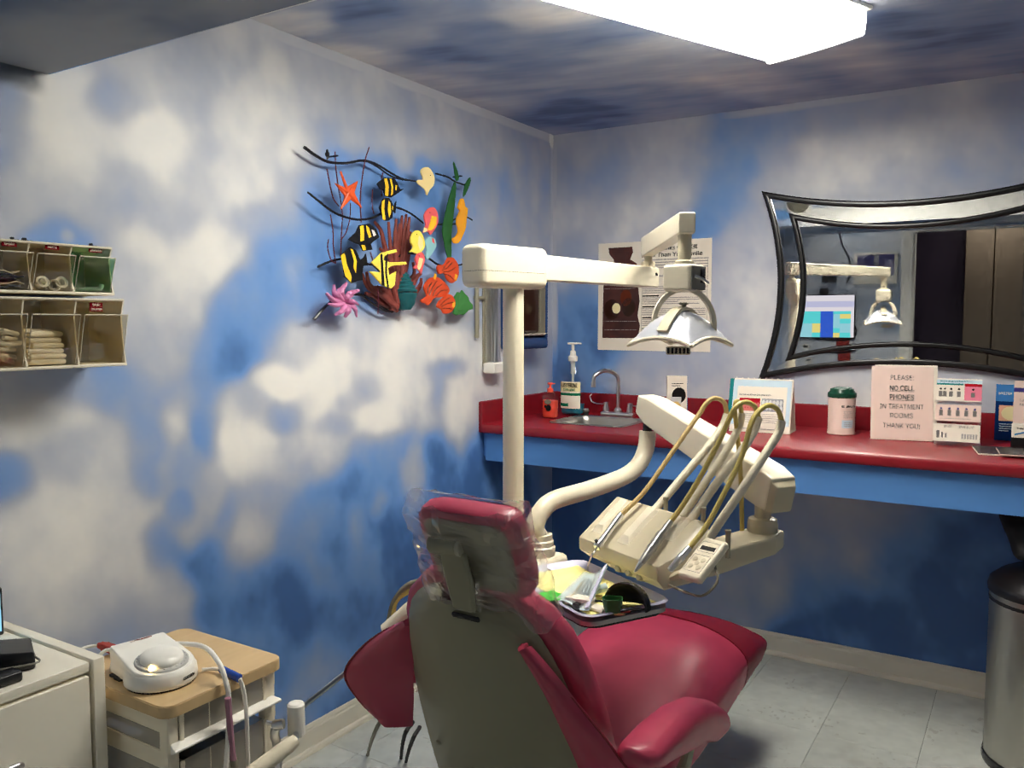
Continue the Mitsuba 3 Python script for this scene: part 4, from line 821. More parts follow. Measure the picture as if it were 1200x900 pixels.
# ------------------------------------------------------------------ poster, dispensers
po = thing('poster', 'white health poster with a dark brown photograph on the back wall behind the lamp', 'poster')
o = V(.258, -.002, 1.362); pw, ph = .575, .523
part('sheet', frame(rb((0, 0, -.0012), (pw, ph, 0), .0004, 4), o, (1, 0, 0), (0, 0, 1)), 'paper', po)
mat('poster_photo', mikit.proc(lambda p, n, uv: mix((.018, .006, .006), (.10, .022, .014), fbm(p.x * 13, p.z * 11, 3.0, octaves=4))), .5)
print_on(po, o - V(0, .0004, 0), (1, 0, 0), (0, 0, 1), [('poly', [[(.025, .06), (.215, .06), (.225, .12), (.212, .17), (.222, .24), (.21, .33), (.205, .42), (.17, .44), (.185, .475), (.18, .50), (.055, .50), (.06, .47), (.085, .44), (.08, .41), (.03, .36)]], 'poster_photo', 0),
         ('text', [('Sugar Drinks Can Kill', .232, .478, .0185, True, .275, False), ('More Than Your Smile', .232, .447, .0185, True, .30, False)], 'ink', 0), ('rect', lines(.236, .56, .385, .436, 4, .4, 4) + lines(.236, .50, .345, .36, 1, .5), 'ink_soft', 0)] +
         [('rect', lines(.236, .55 - .03 * (i % 2), .27 - .052 * i, .308 - .052 * i, 4, .42, 10 + i), 'ink_soft', 0) for i in range(5)] + [('rect', [(.236, .312 - .052 * i, .32, .318 - .052 * i) for i in range(5)], 'ink', 0), ('rect', [(.232, .055, .234, .43), (.556, .055, .558, .43)], 'ink_soft', 0),
          ('poly', [circle(.075, .20, .042, .05), circle(.165, .21, .036, .045)], 'dark_amber', 1), ('poly', [circle(.10, .205, .022, .026)], 'cream_print', 2), ('poly', [circle(.15, .255, .03, .04)], 'coral_flat', 1), ('rect', [(.03, .10, .21, .1015), (.03, .14, .21, .1415), (.03, .30, .20, .3015)], 'ink_soft', 2)])
cd = thing('cup_dispenser', 'clear wall tube dispenser with long bright tubes on the left wall beside the lamp post', 'dispenser')
y0, z0, z1 = -.60, 1.30, 1.66
for i, (dy, dx) in enumerate(((-.045, .03), (-.02, .055), (.008, .05), (.03, .03), (-.008, .03))):
    part('tube', cat(trimesh.creation.revolve([(.0115, 0), (.0115, z1 - z0 - .02)], sections=14).apply_translation((dx, y0 + dy, z0 + .02)), trimesh.creation.revolve([(.010, 0), (.010, z1 - z0 - .02)], sections=14).apply_translation((dx, y0 + dy, z0 + .02))), ('clear_acrylic', 'chrome')[i in (1, 4)], cd)
part('base', rb((.012, y0 - .062, z0 - .03), (.074, y0 + .048, z0 + .02), .008), 'white_plastic', cd, label='white base cup')
part('back_plate', rb((.001, y0 - .05, z0), (.008, y0 + .04, z1 + .04), .003), 'cream_dark', cd)
part('side_tube', rod((.018, y0 - .115, 1.43), (.018, y0 - .115, 1.66), .010, n=12, bev=.003), 'cream_dark', cd)
part('bracket', rb((.001, y0 - .12, 1.60), (.02, y0 - .05, 1.615), .003), 'cream_dark', cd)
td = thing('towel_dispenser', 'dark wall towel dispenser in a blue case near the corner above the counter', 'dispenser')
y0, y1, z0, z1 = -.50, -.245, 1.375, 1.70
part('case', cat(rb((.001, y0, z0), (.118, y1, z0 + .055), .02), rb((.001, y0, z0), (.03, y1, z1), .006), rb((.001, y1 - .02, z0), (.113, y1, z1), .012), rb((.001, y0, z0), (.113, y0 + .015, z1), .012), rb((.001, y0, z1 - .03), (.113, y1, z1), .015)), 'case_blue', td)
part('window', rb((.03, y0 + .016, z0 + .075), (.105, y1 - .07, z1 - .03), .012), 'dark_amber', td, label='dark amber window')
part('trim', rb((.03, y1 - .07, z0 + .06), (.110, y1 - .02, z1 - .03), .006), 'hose_grey', td)
part('towel', slab([[(.07 + .03 * v, y0 + .03 + .19 * u, z0 + .062 - .004 * math.sin(u * 24) + .004 * v) for u in np.linspace(0, 1, 20)] for v in (0, 1, 1.9)], .002), 'paper', td, label='crumpled white towel edge')
# ------------------------------------------------------------------ mirror on the back wall
MC = 1.668                                   # middle of the mirror
def curve_loop(hw_, zt, zb, sag_t, sag_s, n=24):
    """Four corners joined by inward curves, anticlockwise from the lower left, seen from the room."""
    out = []
    zm, hz = (zt + zb) / 2, (zt - zb) / 2
    t = np.linspace(-1, 1, n, endpoint=False)
    for tt in t: out.append((MC + hw_ * tt, zb + sag_t * (1 - tt * tt)))
    for tt in t: out.append((MC + hw_ - sag_s * (1 - tt * tt), zm + hz * tt))
    for tt in t: out.append((MC - hw_ * tt, zt - sag_t * (1 - tt * tt)))
    for tt in t: out.append((MC - hw_ + sag_s * (1 - tt * tt), zm - hz * tt))
    return np.array(out)


mr = thing('wall_mirror', 'large black framed mirror with curved-in sides hanging above the red counter', 'mirror')
TILT = math.radians(.73)                     # hangs with its top a little forward
ZB = 1.245
def on_mirror(q, off): return V(q[0], -.012 - off - (q[1] - ZB) * math.sin(TILT), q[1])
def bar(loop, w, d0, d1, round_=.5):
    n = len(loop); C = np.array(loop)
    tan = np.roll(C, -1, 0) - np.roll(C, 1, 0); tan /= np.linalg.norm(tan, axis=1, keepdims=True)
    nor = np.c_[-tan[:, 1], tan[:, 0]]
    for c in range(4):                       # mitres
        i = c * (n // 4)
        a, b = C[i] - C[i - 1], C[(i + 1) % n] - C[i]
        na, nb = np.array([-a[1], a[0]]) / np.linalg.norm(a), np.array([-b[1], b[0]]) / np.linalg.norm(b)
        m_ = na + nb; nor[i] = m_ / (m_ @ na)
    rows = []
    for off, dep in ((0, d0), (0, d1 - .004), (.22 * w, d1), (.78 * w, d1), (w, d1 - .004), (w, d0)):
        rows.append([on_mirror(C[i] + nor[i] * off, dep) for i in range(n)])
    g = np.array(rows).transpose(1, 0, 2)
    return loft(list(np.concatenate([g, g[:1]], 0)), caps=False)


o_in, i_in = curve_loop(.605, 2.072, 1.244, .082, .078), curve_loop(.487, 1.968, 1.330, .070, .056)
part('frame', bar(o_in, .024, -.010, .020), 'mirror_frame', mr, 50)
part('inner_frame', bar(i_in, .021, -.004, .022), 'mirror_frame', mr, 50)
inner = curve_loop(.470, 1.950, 1.348, .068, .056)
ctr = np.array([on_mirror((MC, (1.968 + 1.33) / 2), .004)])
pts = [on_mirror(q, .004) for q in inner]
n_ = len(pts)
part('glass', trimesh.Trimesh(np.vstack([pts, ctr]), [(i, (i + 1) % n_, n_) for i in range(n_)], process=False), 'mirror', mr, False)
# bevelled strips between the two frames, each side cut into pieces
nn = len(o_in) // 4
out_d, in_d = [.0028, .004, .004, .0032], [.002, .004, .004, .004]     # bottom, right, top, left: depth at the outer and the inner edge
for side in range(4):
    cuts = [0, nn // 3, 2 * nn // 3, nn]
    for c in range(3):
        ids = [(side * nn + i) % (4 * nn) for i in range(cuts[c], cuts[c + 1] + 1)]
        s0 = .022; g = []
        for e in (0, 1):
            row = []
            for i in ids:
                a, b = o_in[i], i_in[i]
                row.append(on_mirror(a + (b - a) * (.12 if e == 0 else 1.02), (out_d if e == 0 else in_d)[side] + .002))
            g.append(row)
        g = np.array(g)
        if c: g[:, 0] += (g[:, 1] - g[:, 0]) * .012
        part('bevel_strip', surf(g), 'mirror', mr, False)
part('backing', trimesh.Trimesh(np.vstack([[on_mirror(q, -.006) for q in o_in], [on_mirror((MC, 1.65), -.006)]]), [(i, (i + 1) % (4 * nn), 4 * nn) for i in range(4 * nn)], process=False), 'black_matt', mr, False)

# ------------------------------------------------------------------ what the mirror shows on the front wall
def fw(px, py, lift=0.0):
    """Place on the front wall that the mirror shows at a place of the photograph."""
    q = at(px, py + 11, 1, -D - lift); return V(q[0], D + lift, q[2])


mo = thing('wall_monitor', 'black flat monitor showing a coloured schedule, on the front wall seen in the mirror', 'monitor')
a, b = fw(999, 397, .06), fw(932, 352, .06); w_, h_ = a[0] - b[0] + .03, b[2] - a[2] + .02
x0, x1, z0, z1 = a[0] - w_, a[0] + .012, a[2] - .012, b[2] + .02
part('case', rb((x0 - .012, D + .025, z0 - .012), (x1 + .006, D + .06, z1 + .006), .004), 'black_plastic', mo)
def schedule(p, n, uv):
    u, v = uv.x, uv.y                        # v from the bottom
    c = mi.Color3f(.92, .86, .92)
    inside = lambda a, b, t: (t > a) & (t < b)
    rowr = mikit.cell_rand(dr.floor(u * 4.6), dr.floor(v * 9), 2)
    cell = dr.select(rowr < .33, mi.Color3f(.95, .82, .25), dr.select(rowr < .7, mi.Color3f(.12, .78, .80), mi.Color3f(.35, .75, .85)))
    cell = dr.select(inside(.32, .52, u), mi.Color3f(.03, .12, .72), cell)
    c = dr.select((v < .62) & (u > .05) & (u < .90), cell, c)
    c = dr.select(inside(.72, .86, v) & (u < .9), mi.Color3f(.62, .62, .86), c)
    return c * .34
k = thing_screen = key_for(mo + '__screen')
scene[k] = {'type': 'rectangle', 'to_world': T([[-(x1 - x0) / 2, 0, 0, (x0 + x1) / 2], [0, 0, 1, D + .0606], [0, (z1 - z0) / 2, 0, (z0 + z1) / 2], [0, 0, 0, 1]]), 'bsdf': {'type': 'ref', 'id': 'mat_black_plastic'},
            'emitter': {'type': 'area', 'radiance': mikit.proc(schedule), 'sampling_weight': .05}}
part('wall_arm', rb(((x0 + x1) / 2 - .05, D, (z0 + z1) / 2 - .05), ((x0 + x1) / 2 + .05, D + .025, (z0 + z1) / 2 + .05), .003), 'black_matt', mo)
q = fw(967, 346); single('power_box', rb(q - V(.035, 0, .035), q + V(.035, .03, .035), .004), 'black_plastic', 'small black box above the monitor, seen in the mirror', 'box')
q = fw(975, 330); single('cable_box', rb(q - V(.07, 0, .03), q + V(.05, .05, .03), .004), 'black_plastic', 'black cable box high on the front wall beside the picture, seen in the mirror', 'box')
single('wall_cable', tube([fw(985, 277, .006), fw(988, 290, .006), fw(996, 308, .006), fw(997, 325, .02), fw(992, 336, .02)], .006, 6, 6), 'black_plastic', 'black cable running down the front wall to the cable box, seen in the mirror', 'cable')
single('wall_cable', tube([fw(1000, 383, .02), fw(1004, 390, .02), fw(1000, 399, .02), fw(985, 402, .02), fw(955, 400, .02)], .006, 6, 6), 'black_plastic', 'black cable looping beside and below the monitor, seen in the mirror', 'cable')
q = fw(989, 405); single('red_pouch', cat(rb(q - V(.06, 0, .05), q + V(.05, .02, .06), .006), hull([q + V(-.04, .01, -.05), q + V(.03, .01, -.05), q + V(0, .01, -.11)], .006)), 'red_plastic', 'red pouch hanging below the monitor, seen in the mirror', 'pouch')
th_ = thing('wall_timer', 'small white wall timer with a dark display below the monitor, seen in the mirror', 'timer'); q = fw(945, 410)
part('case', rb(q - V(.03, 0, .035), q + V(.03, .015, .035), .008), 'white_plastic', th_); part('display', rb(q + V(-.022, .015, 0), q + V(.022, .0165, .022), .001, 4), 'black_plastic', th_)
a, b = fw(1001, 337), fw(1053, 299)
pc = thing('framed_picture', 'white framed violet picture on the front wall, seen in the mirror', 'picture')
part('frame', rb((a[0], D, a[2]), (b[0], D + .02, b[2]), .004), 'white_matt', pc)
w_, h_ = b[0] - a[0], b[2] - a[2]
mat('violet_wash', mikit.proc(lambda p, n, uv: mix((.05, .045, .16), (.30, .30, .42), sm(.5, .62, fbm(p.x * 9, p.z * 9, 2.0)))), .6)
part('print', bx((a[0] + .08 * w_, D + .02, a[2] + .26 * h_), (b[0] - .07 * w_, D + .0215, b[2] - .07 * h_)), 'violet_wash', pc)
part('print', bx((a[0] + .47 * w_, D + .0216, a[2] + .26 * h_), (a[0] + .58 * w_, D + .022, b[2] - .07 * h_)), 'grey_print', pc)
k = thing('ceiling_speaker', 'round grey speaker grille on the beam face, seen in the top edge of the mirror', 'speaker')
q = at(944, 246, 1, -SOF_Y); q = V(q[0] - .03, SOF_Y, 2.30)
part('grille', frame(lathe([(0, 0), (.085, 0), (.085, .010), (0, .014)], 30), q + V(0, .004, 0), (-1, 0, 0), (0, 0, 1)), 'hose_grey', k); part('rim', frame(lathe([(.085, 0), (.098, 0), (.098, .010), (.085, .016)], 30), q + V(0, .004, 0), (-1, 0, 0), (0, 0, 1)), 'white_plastic', k)
k = thing('paper_strip', 'long white paper sign on the beam face, seen in the top edge of the mirror', 'sign')
part('sheet', bx((q[0] + .30, SOF_Y + .004, 2.24), (q[0] + .95, SOF_Y + .0055, 2.36)), 'paper', k)
part('lettering', frame(text('EMERGENCY', .04, .0006, True, .22), (q[0] + .48, SOF_Y + .0056, 2.29), (-1, 0, 0), (0, 0, 1)), 'ink', k, False)
# ------------------------------------------------------------------ bin under the counter
bnx, bny, br_ = 2.185, -.50, .180
tc = thing('trash_can', 'stainless steel trash can with a black lid under the right end of the counter', 'trash can')
part('body', lathe([(0, .02), (br_, .02), (br_, 0.595), (br_ - .006, 0.598), (0, 0.598)], 48, (bnx, bny, 0)), 'brushed', tc)
part('base_ring', lathe([(0, 0), (br_ + .003, 0), (br_ + .005, .01), (br_ + .003, .03), (0, .03)], 48, (bnx, bny, 0)), 'black_plastic', tc)
part('band', lathe([(br_ - .01, 0.565), (br_ + .0025, 0.565), (br_ + .0025, 0.576), (br_ - .01, 0.576)], 48, (bnx, bny, 0)), 'black_plastic', tc)
part('lid', lathe([(0, 0.595), (br_ + .006, 0.595), (br_ + .008, 0.610), (br_ + .002, 0.632), (br_ - .03, 0.660), (br_ - .06, 0.675), (br_ - .085, .68), (0, 0.682)], 48, (bnx, bny, 0)), 'black_plastic', tc)
part('pedal', rb((bnx - .04, bny - br_ - .05, .012), (bnx + .04, bny - br_ + .005, .024), .005), 'black_plastic', tc)
bag = mesh(m3.Manifold.batch_hull([m3.Manifold.sphere(.03, 16).translate([2.16 + a, -.50 + b, z]) for a, b, z in ((-.09, 0, .80), (.1, 0, .80), (-.06, -.05, .74), (.06, -.05, .74), (-.05, .05, .73), (.06, .05, .73), (-.03, 0, .87), (.04, 0, .87), (-.11, .0, .85), (.12, 0, .85))]).refine_to_length(.02))
bag.vertices += (np.array([meshkit.noise(bag.vertices * 22, s) for s in (1, 2, 3)]).T - .5) * .012
hb = thing('hanging_bag', 'black bag hanging under the counter above the trash can', 'bag')
part('sack', bag, 'black_matt', hb, 60); part('strap', tube([(2.11, -.50, .87), (2.125, -.50, .95), (2.13, -.50, 1.004)], .006, 6, 5), 'black_matt', hb); part('strap', tube([(2.22, -.50, .87), (2.205, -.50, .95), (2.20, -.50, 1.004)], .006, 6, 5), 'black_matt', hb)
# ------------------------------------------------------------------ dental chair
def on(px, py, pt, n):
    """The point behind a place of the photograph on the plane through pt with normal n."""
    v = (px - 600) / FOCAL * _r - (py - 450) / FOCAL * _u + _d
    return CAM + v * (((V(*pt) - CAM) @ V(*n)) / (v @ V(*n)))


CX = 1.11
ch = thing('dental_chair', 'dark pink vinyl dental chair with grey back shell, facing away beside the tray', 'chair')
# seat: cross sections along its length
def seat_ring(y, hw_, zt, zb, crown, cx=CX, n=40):
    q = superellipse(hw_, 1, 3.4, n); out = []
    for a, b in q:
        t = (b + 1) / 2
        top = zt + crown * (1 - (a / hw_) ** 2) if hw_ > 1e-6 else zt
        out.append((cx + a * (1 - .10 * (1 - t)), y, zb + (top - zb) * t))
    return np.array(out)


secs = [(-2.20, .20, .42, .30, .0), (-2.15, .235, .432, .27, .0), (-2.0, .262, .422, .252, .004), (-1.8, .275, .436, .25, .022), (-1.6, .283, .466, .255, .046), (-1.45, .285, .484, .265, .054), (-1.3, .283, .491, .285, .055)]
part('seat', loft([seat_ring(*s) for s in secs + [(-1.18, .280, .484, .300, .049)]]), 'vinyl_red', ch, 45)
toe = part('toe_cover', loft([seat_ring(y, w * 1.006, zt + .003, zb - .002, c) for y, w, zt, zb, c in ((-1.21, .281, .487, .297, .051), (-1.18, .280, .484, .300, .049), (-1.08, .276, .470, .312, .040), (-.975, .270, .450, .316, .026), (-.905, .258, .424, .320, .012), (-.870, .236, .396, .328, .004), (-.857, .19, .374, .340, 0))]), 'vinyl_toe', ch, 45, label='darker toe cover')
# back shell and back cushion; s runs up the back, leaning away
BO, BU = V(CX, -2.20, .48), V(0, -.371, .928); BN = V(0, -.928, -.371)
hwid = lambda s: np.interp(s, [-.14, 0, .1, .2, .3, .38, .43, .465, .487, .50], [.232, .228, .224, .216, .200, .178, .152, .120, .085, .05])
bcx = lambda s: np.interp(s, [0, .3, .5], [-.005, .0, -.004])
rows = []
for s in list(np.linspace(-.14, .40, 14)) + [.43, .455, .475, .488, .497, .50]:
    rows.append([BO + BU * s + V(bcx(s) + hwid(s) * t, 0, 0) + BN * (.034 * (1 - t ** 2) - .022 * abs(t) ** 6) for t in np.linspace(-1, 1, 17)])
part('back_shell', slab(rows, .012), 'shell', ch, 50, label='grey plastic back shell')
part('screw_cap', lathe([(0, 0), (.007, 0), (.006, .003), (0, .004)], 14, BO + BU * .045 + BN * .026 + V(-.165, 0, 0), BN), 'shell', ch)
def back_ring(s, w, th_, off, n=40):
    q = superellipse(w, th_ / 2, 3.2, n)
    return np.array([BO + BU * s + V(bcx(s) + a, 0, 0) + BN * (off + b) for a, b in q])


part('back_cushion', loft([back_ring(s, hwid(min(s, .49)) * k + w, t, o) for s, k, w, t, o in ((-.12, 1, .02, .11, -.072), (0, 1, .024, .12, -.076), (.15, 1, .026, .12, -.074), (.28, 1, .028, .115, -.070), (.38, 1, .032, .105, -.064), (.44, 1, .036, .095, -.058), (.48, 1, .040, .082, -.052), (.505, .9, .040, .066, -.048), (.522, .6, .036, .042, -.046), (.53, .2, .03, .015, -.046))]), 'vinyl_red', ch, 50)
# sling arms and their wings
for s, nm in ((-1, 'left'), (1, 'right')):
    X_ = lambda x: CX + s * x
    pad = [(-2.295, .348, .016, .652), (-2.285, .350, .034, .656), (-2.26, .353, .046, .656), (-2.17, .352, .050, .655), (-2.05, .35, .050, .645), (-1.93, .348, .049, .615), (-1.84, .346, .048, .575), (-1.775, .345, .044, .535), (-1.745, .345, .036, .505), (-1.735, .345, .022, .482)]
    rg = []
    for i, (y, x, w, z) in enumerate(pad):
        lowz = z - (.040 + min(.055 * min(1, max(0, (y + 2.30) / .25)), .12 * max(0, (-1.745 - y) / .16))) * (.5 if i in (0, len(pad) - 1) else 1)
        rg.append(np.array([V(X_(x + a * (1.0 if b > 0 else .93)), y, (z + lowz) / 2 + b * (z - lowz) / 2 + (.010 * (1 - (a / w) ** 2) if b > 0 else 0)) for a, b in superellipse(w, 1, 3.0, 28)]))
    part('armrest', loft(rg), 'vinyl_red', ch, 50)
    inner = [V(X_(.135), -2.360, .91), V(X_(.158), -2.335, .84), V(X_(.178), -2.30, .76), V(X_(.198), -2.27, .67), V(X_(.214), -2.245, .58), V(X_(.220), -2.225, .50)]
    outer = [V(X_(.150), -2.370, .902), V(X_(.245), -2.37, .825), V(X_(.31), -2.36, .755), V(X_(.365), -2.345, .675), V(X_(.345), -2.325, .62), V(X_(.27), -2.28, .535)]
    if s < 0:
        inner = [V(*q) for q in ((.930, -2.304, .830), (.920, -2.297, .784), (.910, -2.285, .738), (.899, -2.274, .680), (.895, -2.270, .617), (.893, -2.275, .556))]
        outer = [V(*q) for q in ((.912, -2.312, .818), (.830, -2.300, .772), (.775, -2.312, .725), (.742, -2.330, .666), (.775, -2.325, .613), (.835, -2.308, .564))]
    else:
        inner = [V(*q) for q in ((1.255, -2.362, .858), (1.272, -2.346, .802), (1.292, -2.318, .733), (1.308, -2.287, .661), (1.320, -2.264, .608), (1.333, -2.234, .532), (1.340, -2.21, .46))]
        outer = [V(*q) for q in ((1.266, -2.362, .852), (1.310, -2.336, .795), (1.350, -2.306, .731), (1.400, -2.292, .676), (1.440, -2.285, .628), (1.468, -2.275, .590), (1.450, -2.25, .52))]
    g = [[a + (b - a) * t + V(0, -.022 * math.sin(math.pi * t), 0) for t in np.linspace(0, 1, 7)] for a, b in zip(spline(inner, 4), spline(outer, 4))]
    wg = part('wing', slab(g, .015), 'vinyl_red', ch, 50)
    part('piping', tube(np.array([r[-1] for r in g]) + V(0, -.008, .004), .0028, 6), 'vinyl_toe', wg)
    part('arm_support', tube([V(X_(.35), -1.95, .54), V(X_(.34), -1.97, .47), V(X_(.30), -1.99, .40), V(X_(.20), -2.0, .36)], (.02, .022, .024, .024), 10, 6, .6), 'shell', ch)
# headrest with bracket
HC, HU = V(1.185, -2.436, 1.052), V(0, -.407, .913); HN = V(0, -.913, -.407)
def head_ring(off, w, h_, n=64): return np.array([HC + V(a, 0, 0) + HU * b + HN * off for a, b in superellipse(w, h_, 7.0, n)])
part('headrest', loft([head_ring(*r) for r in ((.010, .106, .088), (.006, .113, .096), (-.01, .116, .099), (-.03, .115, .098), (-.048, .107, .090), (-.058, .08, .066), (-.062, .03, .03))]), 'vinyl_red', ch, 50)
hp_ = part('headrest_panel', loft([head_ring(*r) for r in ((.006, .098, .080), (.0125, .097, .079), (.0155, .093, .075), (.016, .02, .02))]), 'shell', ch, 40, label='grey back panel of the headrest')
br0 = V(1.158, -2.46, 1.066)
part('pivot', rod(br0 + V(-.052, -.012, 0), br0 + V(.018, -.012, .004), .019, n=18, bev=.003), 'shell', ch)
part('pivot_cap', rod(br0 + V(.018, -.012, .004), br0 + V(.030, -.013, .004), .0205, n=18, bev=.002), 'cream_dark', ch)
part('bracket', hull([br0 + V(-.018, -.016, -.01), br0 + V(.028, -.016, -.012), br0 + V(.038, -.004, -.07), br0 + V(.03, .012, -.125), br0 + V(-.008, .012, -.125), br0 + V(-.016, -.004, -.06)], .008), 'shell', ch)
part('slide', hull([V(1.137 + a, -2.40 + b, z) for a in (-.006, .034) for b, z in ((-.012, .965), (.006, .958), (.035, .87), (.02, .868))], .004), 'cream_dark', ch)
part('slide_slot', hull([V(1.122 + a, -2.415 + b, z) for a in (0, .06) for b, z in ((-.006, .912), (-.004, .908))], .004), 'black_matt', ch)
part('latch', rb((1.182, -2.452, .968), (1.190, -2.425, .992), .002), 'white_plastic', ch)
# base
part('under_frame', hull([V(CX + a, y, z) for a in (-.16, .16) for y, z in ((-2.15, .25), (-1.25, .29), (-1.4, .22), (-2.1, .18))], .02), 'cream_dark', ch)
part('pedestal', hull([V(CX + a, y, z) for a in (-.13, .13) for y, z in ((-1.95, .2), (-1.55, .2), (-1.98, .04), (-1.5, .04))], .03), 'shell', ch)
part('floor_plate', hull([V(CX + a, y, .022) for a in (-.20, .20) for y in (-2.15, -1.30)] + [V(CX + a, -1.22, .022) for a in (-.12, .12)], .022), 'cream_dark', ch)
part('back_link', hull([V(CX + a, y, z) for a in (-.10, .10) for y, z in ((-2.13, .30), (-2.2, .30), (-2.15, .44), (-2.24, .44))], .01), 'cream_dark', ch)
# clear bag pulled over the headrest
N_ = 46
def bag_rings():
    out = []
    tops = np.linspace(-1.22, 1.06, 24)
    for v in tops:
        squeeze = 1 - .5 * max(0, v - .9) / .16
        r = []
        for a, b in superellipse(1, 1, 4.5, N_):
            w = .124 + .012 * max(0, -v) + (.016 if a < 0 else 0); d = (.048 * squeeze) * (1.1 if b > 0 else 1)
            pnt = HC + V(a * w, 0, 0) + HU * (v * .094 + (.016 * abs(a) ** 4 if v > .6 else 0) - (.075 * max(0, -v - .85) * (1.6 * abs(a) ** 3 + .4 * math.sin(a * 9)))) + HN * (-.024 + b * d)
            r.append(pnt)
        out.append(np.array(r))
    return out


bg = loft(bag_rings(), caps=False)
top_ = loft(bag_rings()[-2:], caps=True)
nz = abs(np.array([meshkit.noise(bg.vertices * 26 + V(0, 0, 5), s) for s in (11, 12, 13)]).T - .5) * 2 - .4
n2 = np.array([meshkit.noise(bg.vertices * V(80, 80, 26), s) for s in (21, 22, 23)]).T - .5
bg.vertices = bg.vertices + nz * .013 + n2 * .006
single('headrest_bag', bg, 'bag', 'crinkled clear plastic bag pulled over the headrest of the dental chair', 'plastic bag', smooth=False)

# ------------------------------------------------------------------ lamp post and operating light
LP = V(.790, -1.655, 0); dl = V(.224, .974, 0); dl /= np.linalg.norm(dl); wl2 = V(dl[1], -dl[0], 0)
ol = thing('operating_light', 'cream dental operating light on a jointed arm and tall post beside the chair', 'dental light')
part('post', rod(LP + V(0, 0, .8035), LP + V(0, 0, 1.625), .0315, n=28), 'cream', ol)
part('post_head', frame(rb((-.170, -.048, 1.600), (.105, .048, 1.722), .020, 14), LP, dl, -wl2), 'cream', ol)
part('post_head_seam', frame(prism(sbox(-.1704, -.0484, .1054, .0484).buffer(-.02).buffer(.02), .0016), LP + V(0, 0, 1.645), dl, -wl2), 'cream_dark', ol)
E1, E2 = V(.942, -1.004, 0), V(1.330, -1.690, 0)
L1 = np.linalg.norm(E1 - LP)
part('lower_arm', hull([LP + dl * a + wl2 * b + V(0, 0, z) for a in (.09, L1 + .03) for b in (-.022, .022) for z in ((1.632, 1.70) if a < .2 else (1.628, 1.688))], .005), 'cream', ol)
part('end_screw', lathe([(0, 0), (.006, 0), (.005, .003), (0, .003)], 10, LP + dl * (L1 + .015) + wl2 * .027 + V(0, 0, 1.668), wl2), 'black_plastic', ol)
part('elbow', cat(rod(E1 + V(0, 0, 1.685), E1 + V(0, 0, 1.712), .024, n=18, bev=.003), rod(E1 + V(0, 0, 1.712), E1 + V(0, 0, 1.735), .014, n=16)), 'cream_worn', ol)
du = (E2 - E1) / np.linalg.norm(E2 - E1); wu = V(du[1], -du[0], 0); L2 = np.linalg.norm(E2 - E1)
part('upper_arm', hull([E1 + du * a + wu * b + V(0, 0, z) for a in (-.03, L2 + .028) for b in (-.017, .017) for z in ((1.737, 1.795) if a < .2 else (1.731, 1.775))], .005), 'cream', ol)
part('drop_tube', cat(rod(E2 + V(0, 0, 1.655), E2 + V(0, 0, 1.731), .0175, n=20), lathe([(0, 0), (.024, 0), (.024, .008), (.018, .012), (0, .012)], 22, E2 + V(0, 0, 1.650))), 'cream_worn', ol)
ya = math.radians(-10); bx_, by_ = V(math.cos(ya), math.sin(ya), 0), V(-math.sin(ya), math.cos(ya), 0)
part('yoke_block', frame(rb((-.042, -.040, 1.580), (.040, .040, 1.650), .010, 10), E2, bx_, by_), 'cream', ol)
pl_ = part('switch_plate', frame(rb((.0385, -.034, 1.584), (.0440, .034, 1.645), .003), E2, bx_, by_), 'grey_panel', ol, label='grey switch plate')
part('lever', tube([E2 + bx_ * .044 + by_ * -.024 + V(0, 0, 1.618), E2 + bx_ * .054 + by_ * -.010 + V(0, 0, 1.613), E2 + bx_ * .056 + by_ * .024 + V(0, 0, 1.602)], .0042, 8, 4), 'chrome', pl_)
part('switch', frame(rb((.0435, .006, 1.602), (.0475, .022, 1.638), .001, 4), E2, bx_, by_), 'black_plastic', pl_)
# yoke: an arch across the view
yx = V(.93, .37, 0)
arch = [E2 + yx * (.076 * math.cos(t)) + V(0, 0, 1.495 + .092 * math.sin(t)) for t in np.linspace(math.pi + .05, -.05, 25)]
arch = [arch[0] - V(0, 0, .022)] + arch + [arch[-1] - V(0, 0, .022)]
part('yoke', slab([[q + V(.53, -.85, 0) * a for a in (-.010, 0, .010)] for q in arch], .012), 'cream', ol, 50)
# reflector: a four-cornered shell
a1 = math.radians(32); ex, ey = V(math.cos(a1), math.sin(a1), 0), V(-math.sin(a1), math.cos(a1), 0)
RC = E2 + V(-.006, -.006, 1.443)
def refl(u, v, k=1.0, dz=0.0):
    r = .78 * max(u * u, v * v) + .22 * min(u * u, v * v)
    return RC + (ex * (u - v) + ey * (u + v)) * .5 * .126 * k * (1 + .06 * r) + V(0, 0, dz + .088 * (1 - r) * k)
us = np.linspace(-1, 1, 21)
rf = part('reflector', slab([[refl(u, v) for v in us] for u in us], .003), 'silver', ol, 60, label='silvery curved reflector')
rim = [refl(-1, v) for v in us] + [refl(u, 1) for u in us[1:]] + [refl(1, v) for v in us[::-1][1:]] + [refl(u, -1) for u in us[::-1][1:]]
part('rim', tube(rim, .0055, 8), 'cream', rf)
part('strap', slab([[refl(u, v * .16 - .05, 1.02, .006) for v in np.linspace(-1, 1, 5)] for u in np.linspace(-.92, .75, 17)], .008), 'cream_worn', ol)
part('knob', lathe([(0, 0), (.014, 0), (.015, .006), (.006, .009), (.006, .014), (.012, .016), (.012, .02), (0, .021)], 18, E2 + V(.0, 0, 1.532)), 'cream_dark', ol)
cgx = part('lamp_guard', frame(rb((-.030, -.018, 1.421), (.030, .018, 1.441), .004), E2 + V(.014, -.072, 0), yx, (-yx[1], yx[0], 0)), 'cream_dark', ol)
